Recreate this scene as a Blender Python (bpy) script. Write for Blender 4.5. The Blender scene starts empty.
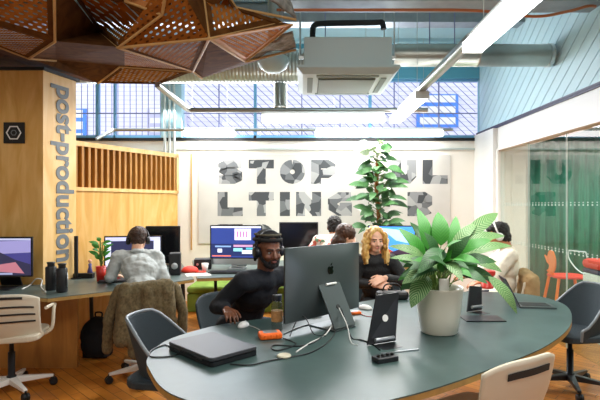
import bpy, bmesh, math, random
from mathutils import Vector as V, Matrix as Mx, noise
R = math.radians
PI = math.pi
COL = bpy.context.scene.collection
F, CX, CY, EYE = 480.0, 305.0, 205.0, 1.5
def at(x, y, d):            # the point seen at pixel (x, y) at distance d
    return V(((x-CX)*d/F, d, EYE+(CY-y)*d/F))
def on(x, y, z=0.0):        # the point seen at pixel (x, y) at height z
    return at(x, y, F*(EYE-z)/(y-CY))

# ------------------------------------------------------------------ materials
def s2l(c):
    return c/12.92 if c <= .04045 else ((c+.055)/1.055)**2.4
def col(h):
    h = h.lstrip('#')
    return tuple(s2l(int(h[i:i+2], 16)/255) for i in (0, 2, 4)) + (1,)
def mat(name, h, rough=.5, metal=0, var=.0, vs=8, bump=0, bs=60, emit=0, alpha=1, coat=0, trans=0, sheen=0, sub=0):
    m = bpy.data.materials.new(name); m.use_nodes = True
    nt = m.node_tree; b = nt.nodes['Principled BSDF']; c = col(h)
    b.inputs['Base Color'].default_value = c
    b.inputs['Roughness'].default_value = rough; b.inputs['Metallic'].default_value = metal
    if coat: b.inputs['Coat Weight'].default_value = coat; b.inputs['Coat Roughness'].default_value = .15
    if trans: b.inputs['Transmission Weight'].default_value = trans
    if sheen: b.inputs['Sheen Weight'].default_value = sheen
    if sub:
        b.inputs['Subsurface Weight'].default_value = sub; b.inputs['Subsurface Radius'].default_value = (.02, .008, .004)
    if emit:
        b.inputs['Emission Color'].default_value = c; b.inputs['Emission Strength'].default_value = emit
    tc = nt.nodes.new('ShaderNodeTexCoord')
    if var:
        n = nt.nodes.new('ShaderNodeTexNoise'); n.inputs['Scale'].default_value = vs; n.inputs['Detail'].default_value = 5
        nt.links.new(tc.outputs['Object'], n.inputs['Vector'])
        r = nt.nodes.new('ShaderNodeMapRange'); r.inputs[1].default_value = .3; r.inputs[2].default_value = .7
        r.inputs[3].default_value = 1-var; r.inputs[4].default_value = 1+var
        nt.links.new(n.outputs['Fac'], r.inputs[0])
        mm = nt.nodes.new('ShaderNodeVectorMath'); mm.operation = 'SCALE'; mm.inputs[0].default_value = c[:3]
        nt.links.new(r.outputs[0], mm.inputs['Scale']); nt.links.new(mm.outputs[0], b.inputs['Base Color'])
    if bump:
        n2 = nt.nodes.new('ShaderNodeTexNoise'); n2.inputs['Scale'].default_value = bs; n2.inputs['Detail'].default_value = 4
        nt.links.new(tc.outputs['Object'], n2.inputs['Vector'])
        bp = nt.nodes.new('ShaderNodeBump'); bp.inputs['Strength'].default_value = bump; bp.inputs['Distance'].default_value = .01
        nt.links.new(n2.outputs['Fac'], bp.inputs['Height']); nt.links.new(bp.outputs[0], b.inputs['Normal'])
    return m
def ramp_mat(name, kind, stops, scale, rough=.5, stretch=(1, 1, 1), rot=(0, 0, 0), dist=2, coord='Object', bump=0, detail=4, coat=0, interp='LINEAR'):
    m = bpy.data.materials.new(name); m.use_nodes = True
    nt = m.node_tree; b = nt.nodes['Principled BSDF']; b.inputs['Roughness'].default_value = rough
    if coat: b.inputs['Coat Weight'].default_value = coat; b.inputs['Coat Roughness'].default_value = .2
    tc = nt.nodes.new('ShaderNodeTexCoord'); mp = nt.nodes.new('ShaderNodeMapping')
    mp.inputs['Scale'].default_value = stretch; mp.inputs['Rotation'].default_value = rot
    nt.links.new(tc.outputs[coord], mp.inputs['Vector'])
    if kind == 'noise':
        t = nt.nodes.new('ShaderNodeTexNoise'); t.inputs['Scale'].default_value = scale; t.inputs['Detail'].default_value = detail
        t.inputs['Distortion'].default_value = dist; out = t.outputs['Fac']
    elif kind == 'wave':
        t = nt.nodes.new('ShaderNodeTexWave'); t.inputs['Scale'].default_value = scale; t.inputs['Distortion'].default_value = dist
        t.inputs['Detail'].default_value = detail; out = t.outputs['Fac']
    else:
        t = nt.nodes.new('ShaderNodeTexVoronoi'); t.inputs['Scale'].default_value = scale; out = t.outputs['Color']
    nt.links.new(mp.outputs[0], t.inputs['Vector'])
    cr = nt.nodes.new('ShaderNodeValToRGB'); e = cr.color_ramp.elements; cr.color_ramp.interpolation = interp
    while len(e) < len(stops): e.new(.5)
    for i, (p, h) in enumerate(stops): e[i].position = p; e[i].color = col(h)
    if kind == 'voronoi':
        sp = nt.nodes.new('ShaderNodeSeparateColor'); nt.links.new(out, sp.inputs[0]); out = sp.outputs[0]
    nt.links.new(out, cr.inputs[0]); nt.links.new(cr.outputs[0], b.inputs['Base Color'])
    if bump:
        bp = nt.nodes.new('ShaderNodeBump'); bp.inputs['Strength'].default_value = bump; bp.inputs['Distance'].default_value = .01
        nt.links.new(out, bp.inputs['Height']); nt.links.new(bp.outputs[0], b.inputs['Normal'])
    return m

def perforated(name, h, h2):
    """brown sheet with a real grid of slots: the slots are see-through"""
    m = ramp_mat(name, 'noise', [(.3, h), (.7, h2)], 6, .85, (1, 1, 1))
    nt = m.node_tree; b = nt.nodes['Principled BSDF']; out = nt.nodes['Material Output']
    uv = nt.nodes.new('ShaderNodeTexCoord'); sp = nt.nodes.new('ShaderNodeSeparateXYZ'); nt.links.new(uv.outputs['UV'], sp.inputs[0])
    def M(op, a, c=None, d=None):
        n = nt.nodes.new('ShaderNodeMath'); n.operation = op
        for i, v in enumerate((a, c, d)):
            if v is None: continue
            if isinstance(v, (int, float)): n.inputs[i].default_value = v
            else: nt.links.new(v, n.inputs[i])
        return n.outputs[0]
    row = M('DIVIDE', sp.outputs[1], .036)
    fr = M('FLOOR', row); half = M('MULTIPLY', M('MODULO', fr, 2.0), .5)
    u = M('SUBTRACT', M('FRACT', M('ADD', M('DIVIDE', sp.outputs[0], .058), half)), .5)
    v = M('SUBTRACT', M('FRACT', row), .5)
    d = M('ADD', M('POWER', M('ABSOLUTE', M('DIVIDE', u, .27)), 2.0), M('POWER', M('ABSOLUTE', M('DIVIDE', v, .2)), 2.0))
    hole = M('LESS_THAN', d, 1.0)
    tr = nt.nodes.new('ShaderNodeBsdfTransparent'); mx = nt.nodes.new('ShaderNodeMixShader')
    nt.links.new(hole, mx.inputs[0]); nt.links.new(b.outputs[0], mx.inputs[1]); nt.links.new(tr.outputs[0], mx.inputs[2])
    nt.links.new(mx.outputs[0], out.inputs[0])
    return m
def glassy(name, h, refl=.06, rough=.02, tint='ffffff'):
    m = bpy.data.materials.new(name); m.use_nodes = True; nt = m.node_tree
    nt.nodes.remove(nt.nodes['Principled BSDF']); out = nt.nodes['Material Output']
    tr = nt.nodes.new('ShaderNodeBsdfTransparent'); tr.inputs[0].default_value = col(tint)
    gl = nt.nodes.new('ShaderNodeBsdfGlossy'); gl.inputs['Roughness'].default_value = rough; gl.inputs['Color'].default_value = col(h)
    fr = nt.nodes.new('ShaderNodeFresnel'); fr.inputs[0].default_value = 1.45 + refl
    mx = nt.nodes.new('ShaderNodeMixShader')
    ge = nt.nodes.new('ShaderNodeNewGeometry'); iv = nt.nodes.new('ShaderNodeMath'); iv.operation = 'SUBTRACT'; iv.inputs[0].default_value = 1
    ml = nt.nodes.new('ShaderNodeMath'); ml.operation = 'MULTIPLY'
    nt.links.new(ge.outputs['Backfacing'], iv.inputs[1]); nt.links.new(iv.outputs[0], ml.inputs[0]); nt.links.new(fr.outputs[0], ml.inputs[1])
    nt.links.new(ml.outputs[0], mx.inputs[0]); nt.links.new(tr.outputs[0], mx.inputs[1]); nt.links.new(gl.outputs[0], mx.inputs[2])
    nt.links.new(mx.outputs[0], out.inputs[0])
    return m
def leaf_mat(name, dark, light, stripes=9, slant=1.2, lo=.45, hi=.6):
    """green leaf with pale bars between the side veins; u across (-1..1), v along"""
    m = bpy.data.materials.new(name); m.use_nodes = True; nt = m.node_tree; b = nt.nodes['Principled BSDF']
    b.inputs['Roughness'].default_value = .55; b.inputs['Transmission Weight'].default_value = 0
    tc = nt.nodes.new('ShaderNodeTexCoord'); sp = nt.nodes.new('ShaderNodeSeparateXYZ'); nt.links.new(tc.outputs['UV'], sp.inputs[0])
    ab = nt.nodes.new('ShaderNodeMath'); ab.operation = 'ABSOLUTE'; nt.links.new(sp.outputs[0], ab.inputs[0])
    ml = nt.nodes.new('ShaderNodeMath'); ml.operation = 'MULTIPLY'; ml.inputs[1].default_value = -slant*.2; nt.links.new(ab.outputs[0], ml.inputs[0])
    ad = nt.nodes.new('ShaderNodeMath'); ad.operation = 'ADD'; nt.links.new(sp.outputs[1], ad.inputs[0]); nt.links.new(ml.outputs[0], ad.inputs[1])
    m2 = nt.nodes.new('ShaderNodeMath'); m2.operation = 'MULTIPLY'; m2.inputs[1].default_value = stripes; nt.links.new(ad.outputs[0], m2.inputs[0])
    pp = nt.nodes.new('ShaderNodeMath'); pp.operation = 'PINGPONG'; pp.inputs[1].default_value = .5; nt.links.new(m2.outputs[0], pp.inputs[0])
    pd = nt.nodes.new('ShaderNodeMath'); pd.operation = 'MULTIPLY'; pd.inputs[1].default_value = 2; nt.links.new(pp.outputs[0], pd.inputs[0])
    cr = nt.nodes.new('ShaderNodeValToRGB'); e = cr.color_ramp.elements
    e[0].position = lo; e[0].color = col(dark); e[1].position = hi; e[1].color = col(light)
    nt.links.new(pd.outputs[0], cr.inputs[0]); nt.links.new(cr.outputs[0], b.inputs['Base Color'])
    return m
M = {}
def mk(k, *a, **kw): M[k] = mat(k, *a, **kw)
mk('wall_white', 'f2efe6', .8, var=.03, vs=2)
mk('poster_board', 'd2d0ca', .7, var=.05, vs=3)
mk('blue_paint', 'a9cdd6', .55, var=.03, vs=3)
mk('blue_board', 'c2e0e6', .5, var=.04, vs=2)
mk('blue_gap', '7fb0bc', .7)
mk('blue_beam', '5aa2b8', .5)
mk('blue_frame', '6fa9cf', .4)
mk('ceiling_paint', 'a0c2cb', .7, var=.04, vs=1.2)
mk('frame_white', 'efeeea', .45)
mk('dark_trim', '30304e', .5)
mk('steel', 'b9bcb8', .32, .85, var=.08, vs=5)
mk('duct_steel', 'a9aca4', .3, .8, var=.14, vs=3)
mk('conduit', 'c3ccc9', .4, .3)
mk('tray_steel', '8f989c', .45, .6, var=.1, vs=9)
mk('copper', 'b0653c', .4, .4)
mk('black_pipe', '161a1c', .7)
mk('ac_white', 'b4c8c9', .45)
mk('ac_dark', '6f7f7c', .6)
mk('lamp_white', 'ffffff', .5, emit=7)
mk('lamp_body', 'd8dcda', .45, .2)
mk('rust_edge', 'c98a50', .5, var=.15, vs=20)
mk('insulation', '8c8780', .9, var=.35, vs=25, bump=.8, bs=30)
mk('black_plastic', '14161a', .42)
mk('satin_black', '1b1e22', .35)
mk('deep_black', '08090b', .5)
mk('screen_off', '0c0e12', .15)
mk('space_grey', '565e60', .32, .55)
mk('silver', 'b8bcc0', .3, .8)
mk('logo_black', '050607', .15)
mk('label_white', 'e8e8e4', .5)
mk('chair_shell_white', 'd2c9b4', .45)
mk('chair_base_white', 'e4e2dc', .35, .1)
mk('slot_dark', '2a2826', .8)
mk('mesh_grey', '2a363d', .75, var=.1, vs=120, bump=.3, bs=400)
mk('rim_grey', '757d82', .4, .2)
mk('table_edge', 'a88548', .45, var=.12, vs=30)
mk('pot_cream', 'e3dfce', .28, coat=.3)
mk('soil', '3a2b20', .95, bump=.8)
mk('skin_dark', '6b4029', .42, sub=.05)
mk('lip_dark', '7a4238', .4)
mk('skin_fair', 'e3b195', .48, sub=.08)
mk('skin_mid', 'b9784f', .48, sub=.08)
mk('lip_fair', 'c98072', .45)
mk('eye_white', 'b5aca4', .3)
mk('iris', '20150f', .15)
mk('black_hair', '17120f', .6, bump=.9, bs=160)
mk('beard', '0e0a08', .85, bump=1, bs=220)
mk('beanie', '1a1815', .95, bump=.8, bs=90)
mk('beanie_band', '55503f', .95, bump=.8, bs=90)
mk('navy_knit', '0b1018', .9, sheen=.0, bump=.4, bs=150)
mk('black_lace', '0d0e11', .7, var=.5, vs=60, bump=.5, bs=80)
mk('grey_shirt', 'aab0b0', .85, var=.08, vs=12)
mk('white_knit', 'e9e2cf', .9, var=.06, vs=20, bump=.5, bs=90)
mk('tan_jacket', 'a78c62', .9, var=.12, vs=14, bump=.5, bs=40)
mk('coat_olive', '6b5e42', .95, var=.4, vs=45, bump=.7, bs=120)
mk('jeans', '232b3a', .9)
mk('trouser_black', '0f1116', .9)
mk('cable_black', '101214', .4)
mk('cable_white', 'd6d6d2', .4)
mk('cable_red', 'b33a34', .4)
mk('orange_rubber', 'f26a14', .5, bump=.2)
mk('orange_seat', 'f57a1e', .4)
mk('red_plastic', 'c22c20', .4)
mk('red_seat', 'e03a28', .6)
mk('cork', 'b08350', .8, var=.2, vs=60)
mk('puck', 'cfc9b0', .4)
mk('green_fabric', '7d9a3c', .9, var=.3, vs=5)
mk('paper', 'e8e8e2', .7)
mk('purple', '5b5a9a', .6)
mk('wood_beige', 'c0965c', .6, var=.1, vs=8)
mk('building_wall', 'e2e0f4', .8, var=.05, vs=4)
mk('building_line', 'c4c3da', .8)
mk('sky_blue_frame', '4a86e8', .5)
mk('bar_metal', '7c82a8', .6)
mk('moss', '8a5526', .95, var=.3, vs=30, bump=1)
mk('stem_green', '5d7a34', .5)
mk('decal', 'b4c8c0', .5)
mk('text_grey', '70777b', .6)
mk('sign_black', '0b0b0b', .5)
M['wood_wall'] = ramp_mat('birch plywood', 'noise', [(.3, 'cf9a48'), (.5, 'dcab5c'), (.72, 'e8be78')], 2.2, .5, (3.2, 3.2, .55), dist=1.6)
M['wood_lit'] = ramp_mat('lit birch plywood', 'noise', [(.3, 'dfb066'), (.5, 'eac07c'), (.72, 'f1cd92')], 2.2, .5, (3.2, 3.2, .5), dist=1.6)  # lighter plywood copy: brighter light on the pillar side put into the colour
M['wood_slat'] = ramp_mat('slat plywood', 'noise', [(.3, 'a56e28'), (.7, 'c48c40')], 4, .5, (4, 4, .6), dist=1)
M['recess_shade'] = mat('slat recess', '3a2413', .9)  # shade between the slats painted as a dark backing
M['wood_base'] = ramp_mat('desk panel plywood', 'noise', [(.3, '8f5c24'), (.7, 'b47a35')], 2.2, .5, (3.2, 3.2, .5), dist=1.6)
M['table_top'] = ramp_mat('teal linoleum', 'noise', [(.3, '344947'), (.7, '425855')], 5, .4, detail=8, dist=.3)
M['desk_top'] = ramp_mat('grey teal linoleum', 'noise', [(.3, '4a5855'), (.7, '5a6864')], 5, .36, detail=8, dist=.3)
M['curtain'] = ramp_mat('green curtain', 'noise', [(.3, '12644f'), (.7, '24896b')], 2, .8, (6, 1, .6))
M['shards'] = ramp_mat('shaded shards', 'voronoi', [(0, '44484c'), (.35, '6c7073'), (.6, '8e9193'), (.8, 'a9abab'), (1, 'c0c1c0')], 8, .7, interp='CONSTANT', rot=(.3, .6, .2))
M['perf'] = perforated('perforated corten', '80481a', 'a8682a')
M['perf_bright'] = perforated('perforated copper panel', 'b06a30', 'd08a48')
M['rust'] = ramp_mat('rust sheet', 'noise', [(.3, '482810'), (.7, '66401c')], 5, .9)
M['blond'] = ramp_mat('blond hair', 'noise', [(.35, '8a5c22'), (.5, 'cf9f50'), (.7, 'f2d490')], 26, .5, (1, 1, .15), dist=.6, bump=.6)
M['brown_hair'] = ramp_mat('brown hair', 'noise', [(.35, '2e1a10'), (.7, '5a3722')], 40, .45, (1, 1, .2), dist=.6, bump=.6)
M['dark_brown_hair'] = ramp_mat('short dark brown hair', 'noise', [(.35, '22140d'), (.7, '4a2d1c')], 60, .6, dist=.6, bump=.8)
M['shirt_pattern'] = ramp_mat('patterned shirt', 'voronoi', [(0, 'e8e2dc'), (.35, 'c85a48'), (.5, 'e0c8b8'), (.75, '6a8a6a'), (.85, 'eee8e0')], 26, .8, interp='CONSTANT')
M['glass'] = glassy('partition glass', 'ffffff', .14, .01, 'eef6f3')
M['window_glass'] = glassy('window glass', 'ffffff', 0)
M['bottle_glass'] = glassy('bottle glass', 'ffffff', .3, tint='d8dcd8')
M['leaf_plain'] = leaf_mat('leaf green', '2f7d24', '3f8f2c', 11, lo=.2, hi=1)
M['leaf_pale'] = leaf_mat('leaf pale barred', '356f30', '9dba80', 13, lo=.35, hi=.95)
M['leaf_dark'] = leaf_mat('leaf dark barred', '184a1c', '3f7438', 13, lo=.45, hi=.95)
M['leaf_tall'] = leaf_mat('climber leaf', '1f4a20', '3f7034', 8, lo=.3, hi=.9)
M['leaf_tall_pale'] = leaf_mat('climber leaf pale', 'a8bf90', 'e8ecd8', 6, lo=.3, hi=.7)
for k_ in ('rust', 'perf', 'perf_bright'): M[k_].node_tree.nodes['Principled BSDF'].inputs['Specular IOR Level'].default_value = .1
def parquet():
    m = bpy.data.materials.new('oak parquet'); m.use_nodes = True; nt = m.node_tree; b = nt.nodes['Principled BSDF']
    b.inputs['Roughness'].default_value = .38
    tc = nt.nodes.new('ShaderNodeTexCoord'); mp = nt.nodes.new('ShaderNodeMapping'); mp.inputs['Rotation'].default_value = (0, 0, R(45))
    nt.links.new(tc.outputs['Object'], mp.inputs['Vector'])
    br = nt.nodes.new('ShaderNodeTexBrick'); br.inputs['Scale'].default_value = 1; br.inputs['Brick Width'].default_value = .42; br.inputs['Row Height'].default_value = .085
    br.inputs['Mortar Size'].default_value = .0025; br.inputs['Color1'].default_value = col('bd7428'); br.inputs['Color2'].default_value = col('d8903a'); br.inputs['Mortar'].default_value = col('5a3516')
    nt.links.new(mp.outputs[0], br.inputs['Vector'])
    n = nt.nodes.new('ShaderNodeTexNoise'); n.inputs['Scale'].default_value = 3; n.inputs['Detail'].default_value = 6; nt.links.new(tc.outputs['Object'], n.inputs['Vector'])
    cr = nt.nodes.new('ShaderNodeValToRGB'); cr.color_ramp.elements[0].position = .3; cr.color_ramp.elements[0].color = (.62, .55, .5, 1); cr.color_ramp.elements[1].position = .7; cr.color_ramp.elements[1].color = (1.05, 1.02, 1, 1)
    nt.links.new(n.outputs['Fac'], cr.inputs[0])
    mx = nt.nodes.new('ShaderNodeMix'); mx.data_type = 'RGBA'; mx.blend_type = 'MULTIPLY'; mx.inputs[0].default_value = 1
    nt.links.new(br.outputs['Color'], mx.inputs[6]); nt.links.new(cr.outputs[0], mx.inputs[7]); nt.links.new(mx.outputs[2], b.inputs['Base Color'])
    return m
M['parquet'] = parquet()

# ------------------------------------------------------------------ mesh builder
class MB:
    def __init__(s): s.v = []; s.f = []; s.sm = []; s.uv = {}
    def add(s, vs, fs, smooth=False, uv=None):
        o = len(s.v); s.v += [V(p) for p in vs]
        for k, f in enumerate(fs):
            if uv: s.uv[len(s.f)] = [uv[i] for i in f]
            s.f.append([i+o for i in f]); s.sm.append(smooth)
        return s
    def box(s, x0, x1, y0, y1, z0, z1, m=None):
        p = [V((x, y, z)) for z in (z0, z1) for y in (y0, y1) for x in (x0, x1)]
        if m: p = [m @ q for q in p]
        return s.add(p, [(0, 2, 3, 1), (4, 5, 7, 6), (0, 1, 5, 4), (2, 6, 7, 3), (0, 4, 6, 2), (1, 3, 7, 5)])
    def prism(s, poly, z0, z1, m=None, smooth=False):
        n = len(poly); p = [V((a[0], a[1], z)) for z in (z0, z1) for a in poly]
        if m: p = [m @ q for q in p]
        return s.add(p, [tuple(range(n-1, -1, -1)), tuple(range(n, 2*n))] + [(i, (i+1) % n, n+(i+1) % n, n+i) for i in range(n)], smooth)
    def slab(s, pts, t):         # a flat polygon given in space, thickened by t along its normal
        pts = [V(p) for p in pts]; n = (pts[1]-pts[0]).cross(pts[2]-pts[0]).normalized()*t; k = len(pts)
        return s.add(pts+[p+n for p in pts], [tuple(range(k-1, -1, -1)), tuple(range(k, 2*k))]+[(i, (i+1) % k, k+(i+1) % k, k+i) for i in range(k)])
    def tube(s, pts, r, n=8, r1=None, cap=True):
        pts = [V(p) for p in pts]; L = len(pts); rings = []
        t0 = (pts[1]-pts[0]).normalized(); a = t0.orthogonal().normalized()
        for i, p in enumerate(pts):
            t = (pts[min(i+1, L-1)]-pts[max(i-1, 0)]).normalized()
            a = (a-t*a.dot(t)).normalized(); b = t.cross(a)
            rr = r if r1 is None else r+(r1-r)*i/(L-1)
            rings += [p+(a*math.cos(2*PI*k/n)+b*math.sin(2*PI*k/n))*rr for k in range(n)]
        fs = [(i*n+k, i*n+(k+1) % n, (i+1)*n+(k+1) % n, (i+1)*n+k) for i in range(L-1) for k in range(n)]
        s.add(rings, fs, True)
        if cap: s.add(rings[:n], [tuple(range(n-1, -1, -1))]); s.add(rings[-n:], [tuple(range(n))])
        return s
    def lathe(s, prof, c=(0, 0, 0), n=32, m=None, smooth=True):
        c = V(c); p = [c+V((r*math.cos(2*PI*k/n), r*math.sin(2*PI*k/n), z)) for r, z in prof for k in range(n)]
        if m: p = [m @ q for q in p]
        L = len(prof)
        s.add(p, [(i*n+k, i*n+(k+1) % n, (i+1)*n+(k+1) % n, (i+1)*n+k) for i in range(L-1) for k in range(n)], smooth)
        if prof[0][0] > 0: s.add(p[:n], [tuple(range(n-1, -1, -1))])
        if prof[-1][0] > 0: s.add(p[-n:], [tuple(range(n))])
        return s
    def ell(s, c, r, m=None, n=16):   # ellipsoid; m: 3x3 frame
        c = V(c); vs = []; h = n//2
        if not hasattr(r, '__len__'): r = (r, r, r)
        for i in range(h+1):
            th = PI*i/h
            for k in range(n):
                q = V((r[0]*math.sin(th)*math.cos(2*PI*k/n), r[1]*math.sin(th)*math.sin(2*PI*k/n), -r[2]*math.cos(th)))
                vs.append(c+(m @ q if m else q))
        return s.add(vs, [(i*n+k, i*n+(k+1) % n, (i+1)*n+(k+1) % n, (i+1)*n+k) for i in range(h) for k in range(n)], True)
    def cap(s, a, b, ra, rb=None, n=14):   # tapered capsule
        a = V(a); b = V(b); rb = ra if rb is None else rb; L = (b-a).length; t = (b-a).normalized()
        q = t.to_track_quat('Z', 'Y').to_matrix().to_4x4(); m = Mx.Translation(a) @ q
        prof = [(max(ra*math.cos(x), 1e-5), ra*math.sin(x)) for x in [-PI/2+PI/2*i/4 for i in range(5)]]
        prof += [(max(rb*math.cos(x), 1e-5), L+rb*math.sin(x)) for x in [PI/2*i/4 for i in range(5)]]
        return s.lathe(prof, (0, 0, 0), n, m)
    def build(s, name, m, parent=None, bevel=0, solid=0):
        me = bpy.data.meshes.new(name); me.from_pydata([tuple(p) for p in s.v], [], s.f)
        me.polygons.foreach_set('use_smooth', s.sm)
        if s.uv:
            ul = me.uv_layers.new(name='UVMap')
            for i, p in enumerate(me.polygons):
                if i in s.uv:
                    for li, u in zip(p.loop_indices, s.uv[i]): ul.data[li].uv = u
        me.materials.append(M[m] if isinstance(m, str) else m); me.update()
        o = bpy.data.objects.new(name, me); COL.objects.link(o)
        if parent: o.parent = parent
        if bevel:
            b = o.modifiers.new('bevel', 'BEVEL'); b.width = bevel; b.segments = 2; b.limit_method = 'ANGLE'; b.angle_limit = R(40)
        if solid:
            b = o.modifiers.new('solid', 'SOLIDIFY'); b.thickness = solid; b.offset = 0
        return o
def tag(o, label=None, cat=None, group=None, kind=None):
    if label: o['label'] = label
    if cat: o['category'] = cat
    if group: o['group'] = group
    if kind: o['kind'] = kind
    return o
def thing(name, label, cat, loc=(0, 0, 0), rz=0, group=None, kind=None):
    o = bpy.data.objects.new(name, None); COL.objects.link(o); o.location = loc; o.rotation_euler = (0, 0, rz)
    o.empty_display_size = .1
    return tag(o, label, cat, group, kind)
def struct(name, mb, m, parent=None, **k):
    o = mb.build(name, m, parent, **k)
    if not parent: o['kind'] = 'structure'
    return o
def copy_tree(o, parent=None):
    c = o.copy(); COL.objects.link(c); c.parent = parent
    for ch in [x for x in bpy.data.objects if x.parent == o]: copy_tree(ch, c)
    return c
def remesh(o, vox, it=3, disp=0, dscale=.08):
    r = o.modifiers.new('remesh', 'REMESH'); r.mode = 'VOXEL'; r.voxel_size = vox; r.use_smooth_shade = True
    if it:
        s = o.modifiers.new('smooth', 'SMOOTH'); s.factor = .5; s.iterations = it
    if disp:
        t = bpy.data.textures.new('folds', 'CLOUDS'); t.noise_scale = dscale
        d = o.modifiers.new('folds', 'DISPLACE'); d.texture = t; d.strength = disp; d.mid_level = .5
    return o
def spline(pts, n=6, closed=False):
    pts = [V(p) for p in pts]; out = []; L = len(pts)
    rng = range(L) if closed else range(L-1)
    for i in rng:
        g = (lambda k: pts[k % L]) if closed else (lambda k: pts[min(max(k, 0), L-1)])
        p0, p1, p2, p3 = g(i-1), g(i), g(i+1), g(i+2)
        for k in range(n):
            t = k/n
            out.append(.5*((2*p1)+(p2-p0)*t+(2*p0-5*p1+4*p2-p3)*t*t+(3*p1-p0-3*p2+p3)*t**3))
    if not closed: out.append(pts[-1])
    return out
def frame(right, up):    # 4x4 from two axes
    r = V(right).normalized(); u = V(up).normalized(); n = r.cross(u).normalized()
    return Mx((r, u, n)).transposed()

# ================================================================== SETTING
XR, YB, ZC = 2.7, 7.5, 4.0
struct('floor', MB().box(-5, 8, -3, 9, -.06, 0), 'parquet')
struct('ceiling', MB().box(-5, XR+.1, -3, YB+.1, ZC, ZC+.1), 'ceiling_paint')
ob = MB()
for k in range(7): ob.box(-5, XR, 2.4+.8*k, 2.48+.8*k, ZC-.05, ZC)
struct('trim_1', ob, 'blue_paint')
struct('wall_back', MB().box(-5, XR+.08, YB, YB+.12, 0, 2.53), 'wall_white')
struct('wall_behind_camera', MB().box(-5.1, 8, -3.1, -3, 0, ZC), 'wall_white')
struct('wall_right_rear', MB().box(XR, XR+.14, -3, -1, 0, ZC), 'wall_white')
struct('wall_left', MB().box(-5.1, -5, -3, YB, 0, ZC), 'wall_white')
struct('trim_2', MB().box(-5, XR+.1, YB-.06, YB+.1, 3.47, 4.0), 'blue_beam')       # lintel over the window
struct('trim_3', MB().box(-5, XR, YB-.04, YB+.14, 2.50, 2.545), 'sign_black')       # dark sill line
struct('trim_4', MB().box(-5, -2.0, YB-.07, YB-.02, 2.30, 2.34).box(-2.0, XR, YB-.05, YB-.01, 2.36, 2.385), 'conduit')
# window band
w = thing('window_1', None, None, (0, 0, 0), kind='structure')
fr = MB()
for x, wd in ((-3.25, .05), (-2.98, .03), (-.78, .045), (1.02, .045)): fr.box(x-wd/2, x+wd/2, YB, YB+.07, 2.545, 3.47)
fr.box(-5, XR, YB, YB+.06, 2.545, 2.59)
fr.box(-5, XR, YB, YB+.06, 3.43, 3.47)
fr.build('window_frame', 'blue_frame', w)
hz = MB()
for x in (-1.35, -.05, .55, 1.4, 2.1): hz.box(x-.008, x+.008, YB+.02, YB+.05, 2.59, 3.43)
hz.box(-5, XR, YB+.02, YB+.045, 2.93, 2.945)
hz.build('glazing_bar', 'bar_metal', w)
MB().box(-5, XR, YB+.045, YB+.05, 2.59, 3.43).build('pane', 'window_glass', w)
struct('trim_5', MB().box(-2.22, -1.9, YB-.12, YB+.08, 2.545, 3.47), 'blue_paint')   # column between the windows
ob = MB()
for x in (-2.14, -2.07, -2.0):
    ob.tube([(x-.12, YB-.16, 3.5), (x-.02, YB-.16, 3.42), (x, YB-.16, 3.3), (x, YB-.16, 1.4)], .022)
tag(ob.build('conduit_run', 'conduit'), 'three grey vertical pipes running down the blue column and white wall', 'pipe')
# outside: bars and neighbouring building
bars = thing('security_grille', 'dark vertical and slanting bars outside the high window', 'grille', (0, YB+.25, 2.5))
vb = MB()
for k in range(20):
    x = -4.0+k*.098
    vb.tube([(x, 0, 0), (x, 0, 1.0)], .006, 5)
vb.build('vertical_bar', 'bar_metal', bars)
db = MB()
for k in range(46):
    x = -2.9+k*.135
    a, b_ = V((x, 0, 1.0)), V((x+1.05, 0, 0))
    if b_.x < -1.8: continue
    if b_.x > 2.75:
        if a.x > 2.7: continue
        t = (2.75-a.x)/(b_.x-a.x); b_ = a+(b_-a)*t
    if a.x < -1.9: t = (-1.9-a.x)/(b_.x-a.x); a = a+(b_-a)*t
    db.tube([a, b_], .006, 5)
db.build('slanting_bar', 'bar_metal', bars)
bd = thing('brick_building', 'pale brick building seen through the barred windows', 'building', (0, 11, 0))
MB().box(-9, 7, 0, .3, 0, 8).build('wall', 'building_wall', bd)
ln = MB()
for k in range(34): ln.box(-9, 7, -.006, 0, 2.5+k*.1, 2.512+k*.1)
ln.build('brick_courses', 'building_line', bd)
for x, z, wd, hh, f_ in ((-3.6, 3.1, .9, .62, 'building_line'), (-5.7, 2.9, .7, .8, 'sky_blue_frame'), (2.55, 3.28, .95, .75, 'sky_blue_frame')):
    wf = MB().box(x, x+wd, -.05, 0, z, z+hh).build('window', f_, bd)
    pn = MB()
    for j in range(3): pn.box(x+.07, x+wd-.07, -.06, -.045, z+.06+j*hh/3, z+hh/3+j*hh/3-.03)
    pn.build('pane', 'label_white', wf)

# right wall: post, beam, glazed partition
struct('trim_6', MB().box(XR-.06, XR+.1, 6.74, YB, 0, 2.58), 'frame_white')
struct('wall_right', MB().box(XR, XR+.14, -1, 6.74, 2.26, 2.58), 'frame_white')
struct('trim_7', MB().box(XR-.02, XR, 1, YB, 2.58, 2.60).box(XR-.03, XR+.1, 1, YB, 2.60, 2.62), 'dark_trim')
struct('trim_8', MB().box(XR-.02, XR, 1, 6.74, 2.26, 2.29).box(XR-.02, XR+.0, 6.68, 6.74, 0, 2.26), 'frame_white')
gw = thing('window_2', None, None, (XR+.05, 0, 0), kind='structure')
ys = [6.74, 5.9, 5.04, 4.18, 3.32, 2.46]
for a, b_ in zip(ys, ys[1:]):
    g = MB().box(-.005, .005, b_+.004, a-.004, 0, 2.26).build('glass_pane', 'glass', gw)
ob = MB()
for y in ys[1:]: ob.box(-.008, .008, y-.004, y+.004, 0, 2.26)
ob.build('glazing_joint', 'decal', gw)
ob = MB()
for z in (1.5, 1.0):
    y = 6.6
    while y > 2.6:
        ob.box(-.012, -.008, y-.009, y+.009, z-.008, z+.008); ob.box(-.012, -.008, y-.009, y+.009, z+.02, z+.03); y -= .075
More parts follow.
